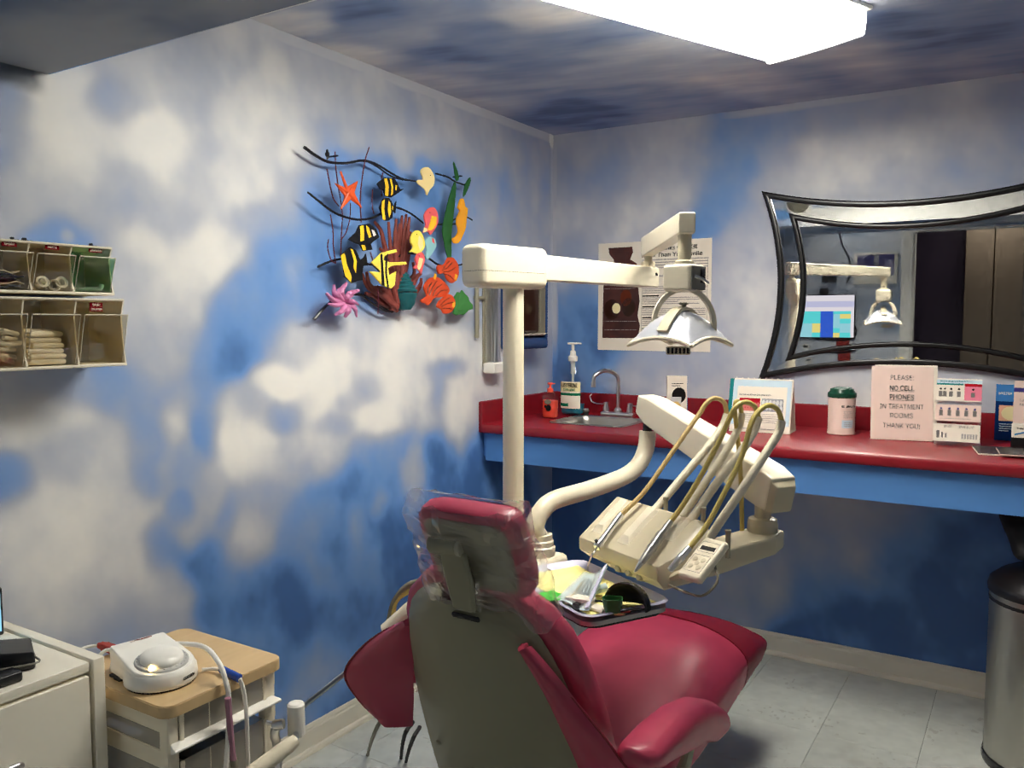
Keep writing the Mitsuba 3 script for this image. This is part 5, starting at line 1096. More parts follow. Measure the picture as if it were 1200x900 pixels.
for i in range(6): part('slot', frame(rb((-.027 + .0095 * i, -.0186, 1.424), (-.021 + .0095 * i, -.016, 1.438), .001, 4), E2 + V(.014, -.072, 0), yx, (-yx[1], yx[0], 0)), 'black_plastic', cgx)
mat('silver', (214, 216, 222), .24, .6, .55); mat('grey_panel', (112, 110, 100), .4); mat('vinyl_toe', (112, 16, 32), .4, .5, 0, .2)

# ------------------------------------------------------------------ delivery unit
du_ = thing('delivery_unit', 'cream dental delivery unit with bent arm, control head and looping handpiece hoses', 'dental unit')
C0 = V(.862, -1.618, 0)
part('column', rb((.705, -1.69, .0), (.815, -1.57, .74), .015), 'cream_worn', du_)
part('foot', rb((.65, -1.76, 0), (.868, -1.50, .05), .02), 'cream_dark', du_)
part('housing', rb((.700, -1.72, .715), (.925, -1.545, .802), .02, 12), 'cream', du_)
part('collar', lathe([(0, .800), (.044, .800), (.046, .806), (.046, .828), (.041, .832), (.041, .846), (.037, .850), (.037, .866), (0, .866)], 30, (C0[0], C0[1], 0)), 'cream', du_)
PT = V(1.0, -1.137, 0); pn = V(PT[1] - C0[1], -(PT[0] - C0[0]), 0)
barm = [C0 + V(0, 0, .85)] + [on(x, y, C0, pn) for x, y in ((627, 618), (634, 600), (650, 586), (690, 574), (730, 559), (748, 545), (757, 525), (759, 505))]
part('bent_arm', tube(barm, .0285, 20, 6), 'cream', du_)
top = barm[-1]
part('joint', rod(top, top + V(0, 0, .045), .016, n=16), 'black_plastic', du_)
sa, sb = V(1.04, -1.165, 1.205), V(1.505, -1.492, 1.062)
ds = sb - sa; dn = ds / np.linalg.norm(ds); sw = V(dn[1], -dn[0], 0); sw /= np.linalg.norm(sw); su = np.cross(sw, dn); su = su if su[2] > 0 else -su
part('spring_arm', hull([sa - dn * .06 + sw * b + su * z for b in (-.026, .026) for z in (-.022, .030)] + [sa + sw * b + su * z for b in (-.030, .030) for z in (-.036, .040)] + [sb + sw * b + su * z for b in (-.036, .036) for z in (-.048, .044)] + [sb + dn * .045 + sw * b + su * z for b in (-.034, .034) for z in (-.046, .036)], .008, 10), 'cream', du_)
part('arm_end', hull([sb + dn * .048 + sw * b + su * z for b in (-.034, .034) for z in (-.050, .030)] + [sb + dn * .062 + sw * b + su * z for b in (-.028, .028) for z in (-.046, .018)], .007, 8), 'cream_worn', du_)
part('bolt', lathe([(0, 0), (.008, 0), (.006, .003), (0, .004)], 12, sb - dn * .03 + sw * .040 - su * .03, sw), 'steel', du_)
lk = V(sb[0] - .012, sb[1] - .006, 0)
part('link_post', cat(rod(lk + V(0, 0, .965), lk + V(0, 0, 1.03), .022, n=18), lathe([(0, .930), (.040, .930), (.041, .945), (.038, .968), (.030, .972), (0, .972)], 24, lk)), 'cream_worn', du_)
# control head
FL, FR = V(1.036, -1.686, .897), V(1.329, -1.841, .897)
hx = (FR - FL) / np.linalg.norm(FR - FL); hb_ = V(-hx[1], hx[0], 0); HW = np.linalg.norm(FR - FL)
hp3 = lambda x, b, z: FL + hx * x + hb_ * b + V(0, 0, z)
part('lower_link', hull([lk + V(a, b, z) for a in (-.035, .04) for b in (-.035, .04) for z in (.89, .925)] + [hp3(HW - .02 + a, .10 + b, z) for a in (-.02, .05) for b in (-.02, .06) for z in (-.035, .01)], .008), 'cream_worn', du_)
head = part('control_head', hull([hp3(x, b, z) for x, b, z in ((0, 0, -.004), (HW, 0, -.004), (0, .128, .094), (HW - .005, .128, .094), (.0, .0, -.034), (HW + .004, .0, -.036), (.0, .16, .03), (HW + .035, .15, .055), (HW + .045, .09, -.03), (0, .14, -.04), (HW + .012, .012, -.055), (.012, .02, -.05), (.002, .14, .09), (HW, .145, .09))], .006), 'cream_worn', du_)
slope = V(0, 0, .098) + hb_ * .128; slope /= np.linalg.norm(slope); hn = np.cross(hx, slope)
tp = lambda x, s, o=0.0: FL + hx * x + slope * s + hn * o + V(0, 0, .002)
for x, s0 in ((.045, .02), (.165, .015), (.292, .07)):
    part('ridge', hull([tp(x + a, s, -.006) for a in (-.026, .026) for s in (s0, .153)] + [tp(x + a, s, .0055) for a in (-.013, .013) for s in (s0 + .03, .150)], .004, 10), 'cream', head, 50)
part('under_tray', hull([hp3(x, b, z) for x in (.12, HW - .01) for b, z in ((.01, -.05), (.03, -.060), (.12, -.058))], .008), 'cream_worn', du_)
for i in range(3): part('holder_tip', rod(hp3(.17 + .045 * i, -.004, -.046), hp3(.17 + .045 * i, .03, -.056), .0105, n=12, bev=.002), 'cream_dark', du_)
# whips, hoses, handpieces
def whip(root_px, path, hose_path, tail, hose_m):
    root = on(*root_px, hp3(0, .128, .094), np.cross(hx, V(0, 0, 1)))
    pts = ([root - hb_ * .02 - V(0, 0, .03)] if root_px[0] > 830 else []) + [root - hb_ * .003 - V(0, 0, .006)] + [on(x, y, root, hx) for x, y in path]
    part('whip', tube(pts, .0115, 12, 5), 'cream', du_)
    hp_pts = [pts[-1]] + [on(x, y, root, hx) for x, y in hose_path]
    k = len(hp_pts); off = tail - on(hose_path[-1][0], hose_path[-1][1], root, hx)
    hp_pts = [q + (V(0, 0, 0) if i == 0 else (off * (i / (k - 1)) ** 1.5)) for i, q in enumerate(hp_pts)]
    part('hose', tube(hp_pts, .0068, 10, 6), hose_m, du_)


t1, n1 = on(728, 603, tp(0, 0, .022), hn), on(699, 642, tp(0, 0, .022), hn)
t2, n2_ = on(786, 611, tp(0, 0, .024), hn), on(751, 660, tp(0, 0, .024), hn)
t3, n3 = on(808, 642, hp3(HW + .03, -.02, .01), hn), on(785, 668, hp3(HW + .03, -.02, .01), hn)
whip((767, 597), [(790, 571), (830, 523), (846, 501), (852, 486)], [(849, 472), (839, 466), (829, 471), (819, 486), (790, 527), (757, 574), (728, 603)], t1, 'hose_tan')
whip((810, 608), [(840, 566), (868, 530), (883, 506), (889, 489)], [(884, 476), (873, 471), (862, 477), (854, 492), (843, 517), (820, 560), (800, 592), (786, 611)], t2, 'hose_yellow')
whip((838, 619), [(870, 573), (900, 527), (912, 508), (916, 493)], [(911, 480), (900, 475), (889, 482), (880, 497), (869, 535), (850, 575), (828, 616), (808, 642)], t3, 'hose_yellow')
hang0 = on(800, 604, hp3(0, .128, .094), np.cross(hx, V(0, 0, 1)))
part('whip', tube([hang0 - V(0, 0, .004)] + [on(x, y, hang0, hx) for x, y in ((828, 563), (852, 527), (866, 500), (869, 484))], .0105, 12, 5), 'cream', du_)
part('hose', tube([on(x, y, hang0, hx) for x, y in ((869, 484), (867, 474), (863, 470), (861, 480), (863, 500), (867, 540), (869, 590), (870, 640))], .0062, 10, 6), 'hose_yellow', du_)
hq = on(870, 640, hang0, hx); part('hose_coupling', rod(hq, hq - V(0, 0, .035), .0075, .006, n=12, bev=.001), 'chrome', du_)
for q in ((780, 600), (803, 607), (824, 613), (853, 640)):
    a = on(q[0], q[1], hp3(0, .15, .06), hb_); part('stub', cat(rod(a - V(0, 0, .03), a + V(0, 0, .035), .0065, n=10), lathe([(0, 0), (.008, 0), (.008, .006), (0, .006)], 10, a + V(0, 0, .035))), 'cream_dark', du_)
def handpiece(a, b, prof, label, m_='chrome', extra=None):
    d = b - a; L = np.linalg.norm(d)
    k = part('handpiece', lathe([(r, t * L) for t, r in prof], 20, a, d), m_, du_, label=label)
    if extra is not None: part('tip', extra, 'chrome', k)


dd = (n1 - t1) / np.linalg.norm(n1 - t1)
tip1 = [n1, n1 + dd * .012 + V(0, 0, -.004), on(694, 650, n1, hn), on(689, 662, n1 - V(0, 0, .02), hn), on(688, 669, n1 - V(0, 0, .03), hn)]
handpiece(t1, n1, [(0, 0), (0, .0085), (.15, .0095), (.5, .0085), (.8, .0095), (.86, .012), (.97, .012), (1, .010), (1, 0)], 'chrome air and water syringe', extra=tube(tip1, .0025, 8, 4))
part('syringe_button', rod(n1 - dd * .012 + hn * .008, n1 - dd * .012 + hn * .017, .005, n=12, bev=.001), 'black_plastic', du_)
d2 = (n2_ - t2) / np.linalg.norm(n2_ - t2); e2 = n2_ + d2 * .028
handpiece(t2, n2_, [(0, 0), (0, .008), (.14, .0095), (.30, .0095), (.31, .0125), (.36, .0125), (.37, .0115), (.62, .0115), (.63, .0125), (.66, .0125), (.67, .0112), (.92, .0098), (1, .008), (1, 0)], 'steel low speed handpiece', 'steel', lathe([(0, 0), (.0075, 0), (.006, .012), (.004, .022), (.003, .03), (0, .03)], 14, n2_, d2))
handpiece(t3, n3, [(0, 0), (0, .0075), (.35, .0085), (.4, .010), (.6, .0095), (1, .0075), (1, 0)], 'short chrome handpiece beside the control pad')
pc0 = on(822, 653, hp3(HW + .075, -.03, .035), hn); px_ = on(838, 657, pc0, hn) - pc0; px_ /= np.linalg.norm(px_); pyv = np.cross(hn, px_)
pd = part('control_pad', frame(rb((-.036, -.062, -.022), (.036, .062, 0), .009, 10), pc0, px_, pyv), 'cream', du_, label='cream control pad')
part('display', frame(rb((-.022, .022, -.001), (.022, .034, .0006), .0006, 4), pc0, px_, pyv), 'black_plastic', pd)
for q in ((-.012, 0), (.012, 0), (-.012, -.022), (.012, -.022), (0, -.011)): part('button', frame(lathe([(0, 0), (.0068, 0), (.0062, .0012), (0, .0014)], 14), pc0 + px_ * q[0] + pyv * (q[1] - .008) + hn * .0002, px_, pyv), 'cream_worn', pd)
part('key_border', frame(prism(sbox(-.024, -.042, .024, .004).buffer(.002).difference(sbox(-.0235, -.0415, .0235, .0035).buffer(.002)), .0006), pc0, px_, pyv), 'ink_grey', pd, False); part('key_border', frame(prism(sbox(-.025, .018, .025, .044).buffer(.002).difference(sbox(-.0245, .0185, .0245, .0435).buffer(.002)), .0006), pc0, px_, pyv), 'ink_grey', pd, False)
part('pad_cable', tube([pc0 - hn * .02 + px_ * .03, pc0 - hn * .035 + px_ * .05 - pyv * .03, pc0 - hn * .045 + px_ * .03 - pyv * .07, pc0 - hn * .045 - px_ * .02 - pyv * .075, hp3(HW, .03, -.05)], .003, 8, 6), 'hose_grey', du_)
part('pad_bracket', hull([pc0 - hn * .02, pc0 - hn * .02 + px_ * .02, hp3(HW, .03, -.04), hp3(HW - .03, .05, -.05)], .008), 'cream_worn', du_)
# suction holder with hoses on the far side of the chair back
sh0, sh1 = on(452, 741, V(.86, -2.10, .8), (.53, -.85, 0)), on(492, 708, V(.86, -2.10, .8), (.53, -.85, 0))
part('suction_grip', rod(sh0, sh1 + (sh1 - sh0) * .4, .022, .028, n=20, bev=.003), 'cream', du_)
for pts, m_ in (([(459, 722), (464, 703), (480, 692), (497, 690), (510, 700)], 'hose_yellow'), ([(456, 728), (462, 706), (476, 688), (494, 682), (512, 690)], 'hose_grey')):
    part('suction_hose', tube([on(x, y, V(.86, -2.06, .8), (.53, -.85, 0)) for x, y in pts] + [V(.83, -1.745, .62)], .0085, 10, 6), m_, du_)
part('suction_mount', tube([sh1 + (sh1 - sh0) * .2, V(.80, -1.93, .775), V(.80, -1.72, .765)], .016, 10, 5), 'cream_worn', du_)
# assistant arm with chrome rod
q0, q1 = V(.792, -2.532, .642), V(.845, -2.43, .735)
part('arm_rod', rod(V(.662, -2.405, .590), V(.862, -1.985, .838), .0065, n=12), 'chrome', du_)
part('arm_link', tube([V(.862, -1.985, .838), V(.85, -1.9, .815), V(.83, -1.73, .77)], .007, 10, 5), 'chrome', du_)
part('arm_joint', rod(V(.655, -2.412, .525), V(.655, -2.412, .605), .0205, n=22, bev=.004), 'white_plastic', du_)
p0, p1 = on(347, 867, V(.700, -2.44, .52), (.53, -.85, 0)), on(300, 903, V(.735, -2.50, .48), (.53, -.85, 0))
dd3 = (p1 - p0) / np.linalg.norm(p1 - p0)
part('arm_pin', rod(V(.655, -2.415, .540), p0, .006, n=10), 'chrome', du_)
part('holder_arm', tube([p0, p0 + dd3 * .02, p1, p1 + dd3 * .08], (.014, .018, .019, .019), 16), 'cream', du_)
va = on(325, 880, p0, (.53, -.85, 0))
vk = part('suction_valve', cat(tube([va - V(0, 0, .16), va, on(322, 862, va, (.53, -.85, 0)), on(323, 853, va, (.53, -.85, 0))], (.009, .010, .011, .011), 12, 4), rod(on(320, 850, va, (.53, -.85, 0)), on(333, 848, va, (.53, -.85, 0)), .012, n=14, bev=.002)), 'chrome', du_, label='chrome suction valve')
part('valve_lever', rod(on(322, 849, va, (.53, -.85, 0)), on(312, 846, va, (.53, -.85, 0)), .005, n=10), 'chrome', vk)

# ------------------------------------------------------------------ instrument tray and what lies on it
TC, tx_, TZ = V(1.125, -1.846, 0), V(.87, -.49, 0), .800
tx_ /= np.linalg.norm(tx_); ty_ = V(-tx_[1], tx_[0], 0)
tl, tw2 = .205, .128
tt = lambda a, b, z=0.0: TC + tx_ * a + ty_ * b + V(0, 0, TZ + z)
tr = thing('instrument_tray', 'pale lavender instrument tray with dark under-rim beside the pink chair', 'tray')
trr = lambda d, r: (lambda g: np.array([g.exterior.interpolate(t, normalized=True).coords[0] for t in np.arange(64) / 64]))(sbox(-tl - d, -tw2 - d, tl + d, tw2 + d).buffer(-r).buffer(r))
rg = [(-.030, .03, .0005), (-.020, .032, .001), (-.010, .034, .008), (-.004, .036, .014), (0, .036, .0155), (.003, .036, .012)]
part('rim', slab(np.array([np.vstack([q, q[:1]]) for q in [np.array([tt(a, b, z) for a, b in trr(d, r)]) for d, r, z in rg]]), .002), 'lavender', tr, 50)
part('bottom', frame(prism(sbox(-tl, -tw2, tl, tw2).buffer(-.03), .0016), tt(0, 0, -.0006), tx_, ty_), 'lavender', tr)
part('under_rim', frame(prism(sbox(-tl, -tw2, tl, tw2).buffer(-.036).buffer(.035), .011), tt(0, 0, -.012), tx_, ty_), 'steel', tr); part('support_plate', frame(prism(sbox(-tl, -tw2, tl, tw2).buffer(-.05).buffer(.04), .008), tt(0, 0, -.021), tx_, ty_), 'black_plastic', tr)
part('support_arm', cat(hull([tt(-.1, .02, -.03), tt(.06, .0, -.03), V(.940, -1.68, TZ - .045), V(.938, -1.64, TZ - .045)], .008)), 'cream_worn', tr)
single('tray_liner', slab([[tt(a, b, .003 + .0025 * meshkit.noise(np.array([[a * 20, b * 20, 1.0]]))[0] + .010 * max(0, abs(a) / .17 - .82)) for b in np.linspace(-.098, .098, 12)] for a in np.linspace(-.176, .176, 18)], .001), 'yellow_paper', 'pale yellow paper liner lying in the instrument tray', 'paper liner', smooth=50)
g0 = [[tt(-.055 + .20 * u * .55 + .0 * v, -.085 + .12 * v + .06 * u, .012 + .085 * u * (1 - .15 * v) + .006 * math.sin(5 * v + 3 * u)) for v in np.linspace(0, 1, 9)] for u in np.linspace(0, 1, 9)]
pk = thing('sterilisation_pouch', 'clear and pale blue instrument pouch standing tilted in the tray', 'pouch')
pchs = lambda a, b, z: tt(a, b, z)
A0, A1, B0, B1 = on(651, 702, tt(-.05, -.05, .021), (0, 0, 1)), on(690, 712, tt(.02, -.08, .021), (0, 0, 1)), on(685, 672, tt(-.0, .02, .075), (.53, -.85, 0)), on(712, 664, tt(.03, .03, .085), (.53, -.85, 0))
G = [[A0 + (A1 - A0) * u + ((B0 + (B1 - B0) * u) - (A0 + (A1 - A0) * u)) * v + V(0, 0, .006 * math.sin(6 * u + 2 * v)) for u in np.linspace(0, 1, 9)] for v in np.linspace(0, 1, 11)]
part('film', surf(G), 'film', pk, True); fn = np.cross(np.subtract(G[0][-1], G[0][0]), np.subtract(G[-1][0], G[0][0])); fn /= np.linalg.norm(fn); fn = fn if fn @ (CAM - G[5][4]) > 0 else -fn
part('paper_back', slab([[q - fn * .006 for q in r] for r in G], .0008), 'pouch_paper', pk, 60)
part('seal', slab([[q + fn * .002 for q in (r[7], r[8])] for r in G], .0008), 'lavender', pk, 60)
for i, (u0, m_) in enumerate(((2, 'hose_tan'), (3, 'grey_panel'), (4, 'steel'), (5, 'rubber'))):
    a, b = np.array(G[1][u0 + 1]) - fn * .003, np.array(G[8][u0]) - fn * .003
    single('hand_instrument', rod(a, b, .0034, .0020, n=8), m_, ('tan handled instrument inside the clear pouch on the tray', 'grey instrument inside the clear pouch on the tray', 'steel instrument inside the clear pouch on the tray', 'black handled instrument inside the clear pouch on the tray')[i], 'dental instrument', 'instruments in the pouch')
gp = on(647, 703, tt(0, 0, .01), (0, 0, 1))
single('green_packet', slab([[gp + tx_ * (u - .5) * .062 + ty_ * (v - .5) * .05 + V(0, 0, .006 + .008 * meshkit.noise(np.array([[u * 5, v * 5, 3.3]]))[0]) for v in np.linspace(0, 1, 9)] for u in np.linspace(0, 1, 9)], .0025), 'green_bright', 'bright green packet lying at the left edge of the tray', 'packet', smooth=50)
wp = on(680, 708, tt(0, 0, .01), (0, 0, 1))
single('white_box', frame(rb((-.036, -.018, .004), (.036, .018, .022), .003), wp + V(0, 0, -.003), V(.99, .12, 0), V(-.12, .99, 0)), 'paper', 'small white box lying at the front of the tray below the pouch', 'box')
wp = on(699, 713, tt(0, 0, .01), (0, 0, 1))
single('white_packet', mv(frame(rb((-.030, -.016, 0), (.030, .016, .008), .002), V(0, 0, 0), V(.97, -.25, 0), V(.25, .97, 0)), wp + V(0, 0, -.002)), 'paper', 'folded white packet beside the green cup on the tray', 'packet')
wp = on(707, 696, tt(0, 0, .012), (0, 0, 1))
single('grey_tube', rod(wp + V(-.032, -.042, .004), wp + V(.012, -.004, .022), .007, .011, n=14, bev=.002), 'pouch_paper', 'pale grey tube lying across the middle of the tray', 'tube')
wp = on(676, 712, tt(0, 0, .01), (0, 0, 1))
single('black_clip', rb(wp - V(.010, .008, .006), wp + V(.010, .008, .012), .003), 'black_plastic', 'small black clip on the tray between the two white packets', 'clip')
wp = on(716, 722, tt(0, 0, .004), (0, 0, 1)) + V(0, .008, 0)
gc = thing('green_cup', 'small dark green cup standing at the front corner of the tray', 'cup')
part('cup', frame(loft([np.array([(a, b, z) for a, b in superellipse(w, d, 3.5, 28)]) for w, d, z in ((.010, .009, .004), (.017, .013, .008), (.022, .016, .022), (.025, .018, .042), (.0225, .0155, .042), (.0195, .0135, .02), (.012, .009, .010))]), wp, V(.9, .44, 0), V(-.44, .9, 0)), 'green_plastic', gc, 45)
vs = thing('safety_visor', 'dark wraparound safety glasses lying folded in the tray behind the green cup', 'glasses')
vc = on(722, 718, tt(0, 0, .004), (0, 0, 1)) + V(.014, .020, 0)
vx, vy = V(.848, .529, 0), V(-.53, .848, 0)
g = [[vc + vx * (.062 * math.sin(a) * math.cos(e)) + vy * (.046 * math.cos(a) * math.cos(e)) + V(0, 0, .008 + .062 * math.sin(e)) for a in np.linspace(-.9, 2.3, 22)] for e in np.linspace(0, 1.35, 10)]
part('lens', slab(g, .0022), 'visor', vs, 60)
part('frame', tube([r[-1] for r in g] + [r[0] for r in g[::-1]][:1], .0026, 8), 'black_plastic', vs)
for a in (-.85, 2.25):
    q = vc + vx * (.060 * math.sin(a)) + vy * (.044 * math.cos(a)) + V(0, 0, .014)
    part('temple', tube([q, q - vx * .03 - vy * .006 + V(0, 0, .004), q - vx * .062 - vy * .012 - V(0, 0, .001)], (.0045, .004, .003), 8, 5, .6), 'black_plastic', vs)
for i, (q, m_) in enumerate((((726, 721), 'hose_tan'), ((732, 718), 'red_plastic'), ((700, 700), 'hose_tan'))):
    w = on(*q, tt(0, 0, .008), (0, 0, 1)); single('prophy_brush', rod(w + V(-.012, -.004, .002), w + V(.012, .006, .003), .0045, .003, n=10, bev=.001), m_, ('tan brush tip lying at the front rim of the tray', 'red tipped piece lying near the tray corner under the visor', 'tan handled piece beside the pouch in the tray')[i], 'dental tip')
mat('pouch_paper', (196, 214, 214), .6)
# ------------------------------------------------------------------ drawer cart with the scaler unit
KX0, KX1, KY0, KY1, KZ = .228, .602, -2.722, -2.395, .700
kt = thing('drawer_cart', 'cream plastic drawer cart with frosted drawers and a wood-look top beside the white cabinet', 'drawer cart')
gtop = sbox(KX0, KY0, KX1, KY1).buffer(-.03).buffer(.03)
part('top', mv(prism(gtop, .026, .002), (0, 0, KZ - .026)), 'wood_top', kt, label='tan wood-look top')
fx0, fx1, fy0, fy1 = KX0 + .015, KX1 - .018, KY0 + .015, KY1 - .015
for x in (fx0, fx1 - .03):
    for y in (fy0, fy1 - .03): part('corner_post', rb((x, y, .03), (x + .03, y + .03, KZ - .027), .006), 'off_white', kt)
for z in (.045, .215, .395, .575, KZ - .046):
    for a, b in (((fx0, fy0), (fx1, fy0 + .012)), ((fx0, fy1 - .012), (fx1, fy1)), ((fx0, fy0), (fx0 + .012, fy1))): part('rail', rb((a[0], a[1], z - .022), (b[0], b[1], z + .018), .003), 'off_white', kt)
for z0, z1 in ((.063, .193), (.233, .373), (.413, .553), (.593, KZ - .068)): part('side_pane', bx((fx0 + .03, fy0 + .004, z0), (fx1 - .03, fy0 + .006, z1)), 'frosted', kt)
for x in (fx0 + .03, fx1 - .03):
    for y in (fy0 + .03, fy1 - .03): part('caster', frame(rod((0, 0, -.01), (0, 0, .01), .0145, n=16, bev=.003), (x, y, .0150), (1, 0, 0), (0, 0, 1)), 'black_plastic', kt)
for i, (z0, zh) in enumerate(((.042, .155), (.212, .165), (.392, .17), (.592, .078))):
    dk = part('drawer', cat(bx((fx1 - .002, fy0 + .034, z0), (fx1 + .001, fy1 - .034, z0 + zh)), bx((fx0 + .02, fy0 + .036, z0), (fx1, fy0 + .038, z0 + zh)), bx((fx0 + .02, fy1 - .038, z0), (fx1, fy1 - .036, z0 + zh)), bx((fx0 + .02, fy0 + .036, z0), (fx1, fy1 - .036, z0 + .003))), 'frosted', kt)
    part('handle', hull([(fx1 - .004, fy0 + .012, z0 - .004), (fx1 - .004, fy1 - .012, z0 - .004), (fx1 + .020, fy0 + .004, z0 + .008), (fx1 + .020, fy1 - .004, z0 + .008), (fx1 - .002, fy0 + .012, z0 + .014), (fx1 - .002, fy1 - .012, z0 + .014)], .004), 'white_plastic', dk)
    for y in (fy0 + .030, fy1 - .040): part('drawer_edge', rb((fx1 - .003, y, z0), (fx1 + .004, y + .010, z0 + zh), .002), 'off_white', dk)
    part('divider', rb((fx1 - .003, fy0 + .105, z0), (fx1 + .002, fy0 + .108, z0 + zh), .001, 4), 'off_white', dk)
    k = thing('stored_box', ('box inside the lowest frosted drawer', 'dark lidded box inside the second frosted drawer from the floor', 'dark lidded box inside the drawer below the top one', 'dark box with a black edge inside the shallow top drawer')[i], 'box', 'boxes in the drawer cart')
    part('body', rb((fx0 + .06, fy0 + .112, z0 + .004), (fx1 - .03, fy1 - .06, z0 + zh * .55), .004), 'box_brown', k); part('lid', rb((fx0 + .055, fy0 + .11, z0 + zh * .55), (fx1 - .022, fy1 - .055, z0 + zh * .68), .004), 'black_plastic', k)
sc = thing('scaler_unit', 'white rounded scaler unit with a domed dial and glowing light on the tan cart top', 'scaler')
SCX, SCY = .468, -2.636
sd = V(.98, -.20, 0); sd /= np.linalg.norm(sd); st_ = V(-sd[1], sd[0], 0)
S = lambda a, b, z: V(SCX, SCY, KZ + .0006) + sd * a + st_ * b + V(0, 0, z)
base_o = Point(0, 0).buffer(.078, 24).union(sbox(-.128, -.066, 0, .066)).buffer(-.012).buffer(.012)
def outline(k, n=72):
    g = base_o.buffer(-k)
    return [g.exterior.interpolate(t, normalized=True).coords[0] for t in np.arange(n) / n]
part('case', loft([np.array([S(a, b, z) for a, b in outline(k)]) for z, k in ((.003, .004), (.006, .001), (.014, 0), (.030, .002), (.036, .006), (.038, .012))]), 'white_plastic', sc, 40)
part('hood', hull([S(a, b, z) for a, z in ((-.122, .058), (-.122, .03)) for b in (-.059, .059)] + [S(.066 * math.cos(t) + .002, .066 * math.sin(t), .0425 - .06 * math.cos(t) * .12) for t in np.arange(24) * math.pi / 12] + [S(.066 * math.cos(t) + .002, .066 * math.sin(t), .034) for t in np.arange(24) * math.pi / 12], .004), 'white_plastic', sc, 40)
for b in (-.055, -.03): part('foot', rb(S(-.09 + (b + .05), -.06, 0) - V(.012, .012, 0), S(-.09 + (b + .05), -.06, .006) + V(.012, .012, 0), .002), 'rubber', sc)
dial_c = S(.006, 0, .045); dax = V(0, 0, 1) + sd * .12
part('dial_ring', lathe([(0, 0), (.057, 0), (.0575, .003), (.055, .006), (0, .006)], 40, dial_c, dax), 'pale_ring', sc)
part('dial', lathe([(.0, .004), (.045, .004), (.046, .010), (.043, .017), (.034, .023), (.018, .027), (0, .028)], 40, dial_c, dax), 'white_plastic', sc)
for i in range(24):
    t = i * 2 * math.pi / 24; dm = dial_c + V(.0515 * math.cos(t), .0515 * math.sin(t), .0062 - .12 * .0515 * (math.cos(t) * sd[0] + math.sin(t) * sd[1])); part('dial_mark', rod(dm - V(.001, 0, 0), dm + V(.001, 0, .0004), .0009, n=5), 'ink_grey', sc)
led = dial_c + (sd * .034 + st_ * -.038) + V(0, 0, .004)
k = part('led', mesh(m3.Manifold.sphere(.0065, 14).translate(led.tolist())), 'white_plastic', sc, label='glowing warm light')
scene[k]['emitter'] = {'type': 'area', 'radiance': {'type': 'rgb', 'value': [9, 6.0, 1.9]}, 'sampling_weight': .03}
part('foot_strip', loft([np.array([S(a, b, z) for a, b in outline(.005)]) for z in (0, .003)]), 'black_plastic', sc)
part('lettering', frame(text('CAVITRON', .007, .0006, True, .034), S(.0715, .0315, .017), st_ + sd * -.42, (0, 0, 1)), 'ink', sc, False)
part('lettering', frame(text('ULTRASONIC', .005, .0006, True, .05, False), S(-.112, -.02, .0625), st_, -sd), 'tape_red', sc, False)
part('cable', tube([S(-.125, -.035, .03), S(-.15, -.06, .045), S(-.15, -.09, .02), S(-.12, -.11, .006)], .0045, 8, 6), 'white_plastic', sc)
TB = lambda px, py, z=KZ: at(px, py, 2, z)
cord = [S(-.11, .05, .04), at(236, 757, 2, KZ + .05), at(256, 776, 2, KZ + .045), at(265, 800, 0, KX1 + .012), at(268, 818, 0, KX1 + .016), at(268, 850, 0, KX1 + .02), at(266, 885, 0, KX1 + .022), at(262, 925, 0, KX1 + .022)]
hpz = part('hose', tube(cord, .0058, 10, 6), 'white_plastic', sc)
part('hose_sleeve', tube([at(x, y, 0, KX1 + .026) for x, y in ((267, 818), (269, 845), (272, 880), (274, 892))], .0068, 10, 5), 'mauve_rubber', sc, label='mauve rubber sleeve')
part('hose_end', rod(at(274, 890, 0, KX1 + .026), at(276, 915, 0, KX1 + .026), .008, .010, n=12), 'hose_grey', sc)
bs = thing('blue_handpiece_sleeve', 'blue handpiece sleeve with a white cable hanging over the edge of the tan cart top', 'handpiece')
b0, b1 = at(259, 784, 2, KZ + .0115), at(281, 801, 2, KZ + .0115)
b1 = at(281, 800, 0, KX1 + .0135); b1[2] = max(b1[2], KZ + .003)
part('sleeve', rod(b0, b1, .0085, .0095, n=14, bev=.002), 'blue_plastic', bs)
part('cable', tube([b1, at(286, 812, 0, KX1 + .016), at(289, 840, 0, KX1 + .022), at(290, 870, 0, KX1 + .022), at(291, 905, 0, KX1 + .022), at(291, 940, 0, KX1 + .022)], .0050, 9, 6), 'white_plastic', bs)
part('tail', tube([b0, at(246, 784, 2, KZ + .007), at(237, 785, 2, KZ + .006)], .0045, 8, 5), 'white_plastic', bs)
q = TB(130, 766); rp = thing('red_cord_plug', 'dark red cord plug lying behind the scaler at the back left of the cart top', 'plug')
part('body', rb(q + V(-.03, -.012, .004), q + V(.03, .012, .022), .005), 'red_plastic', rp); part('grip', rb(q + V(-.045, -.009, .006), q + V(-.03, .009, .02), .003), 'red_plastic', rp)
part('cord', tube([q + V(-.045, 0, .012), q + V(-.06, -.03, .012), q + V(-.045, -.07, .008), q + V(.0, -.09, .006)], .004, 8, 5), 'white_plastic', rp)

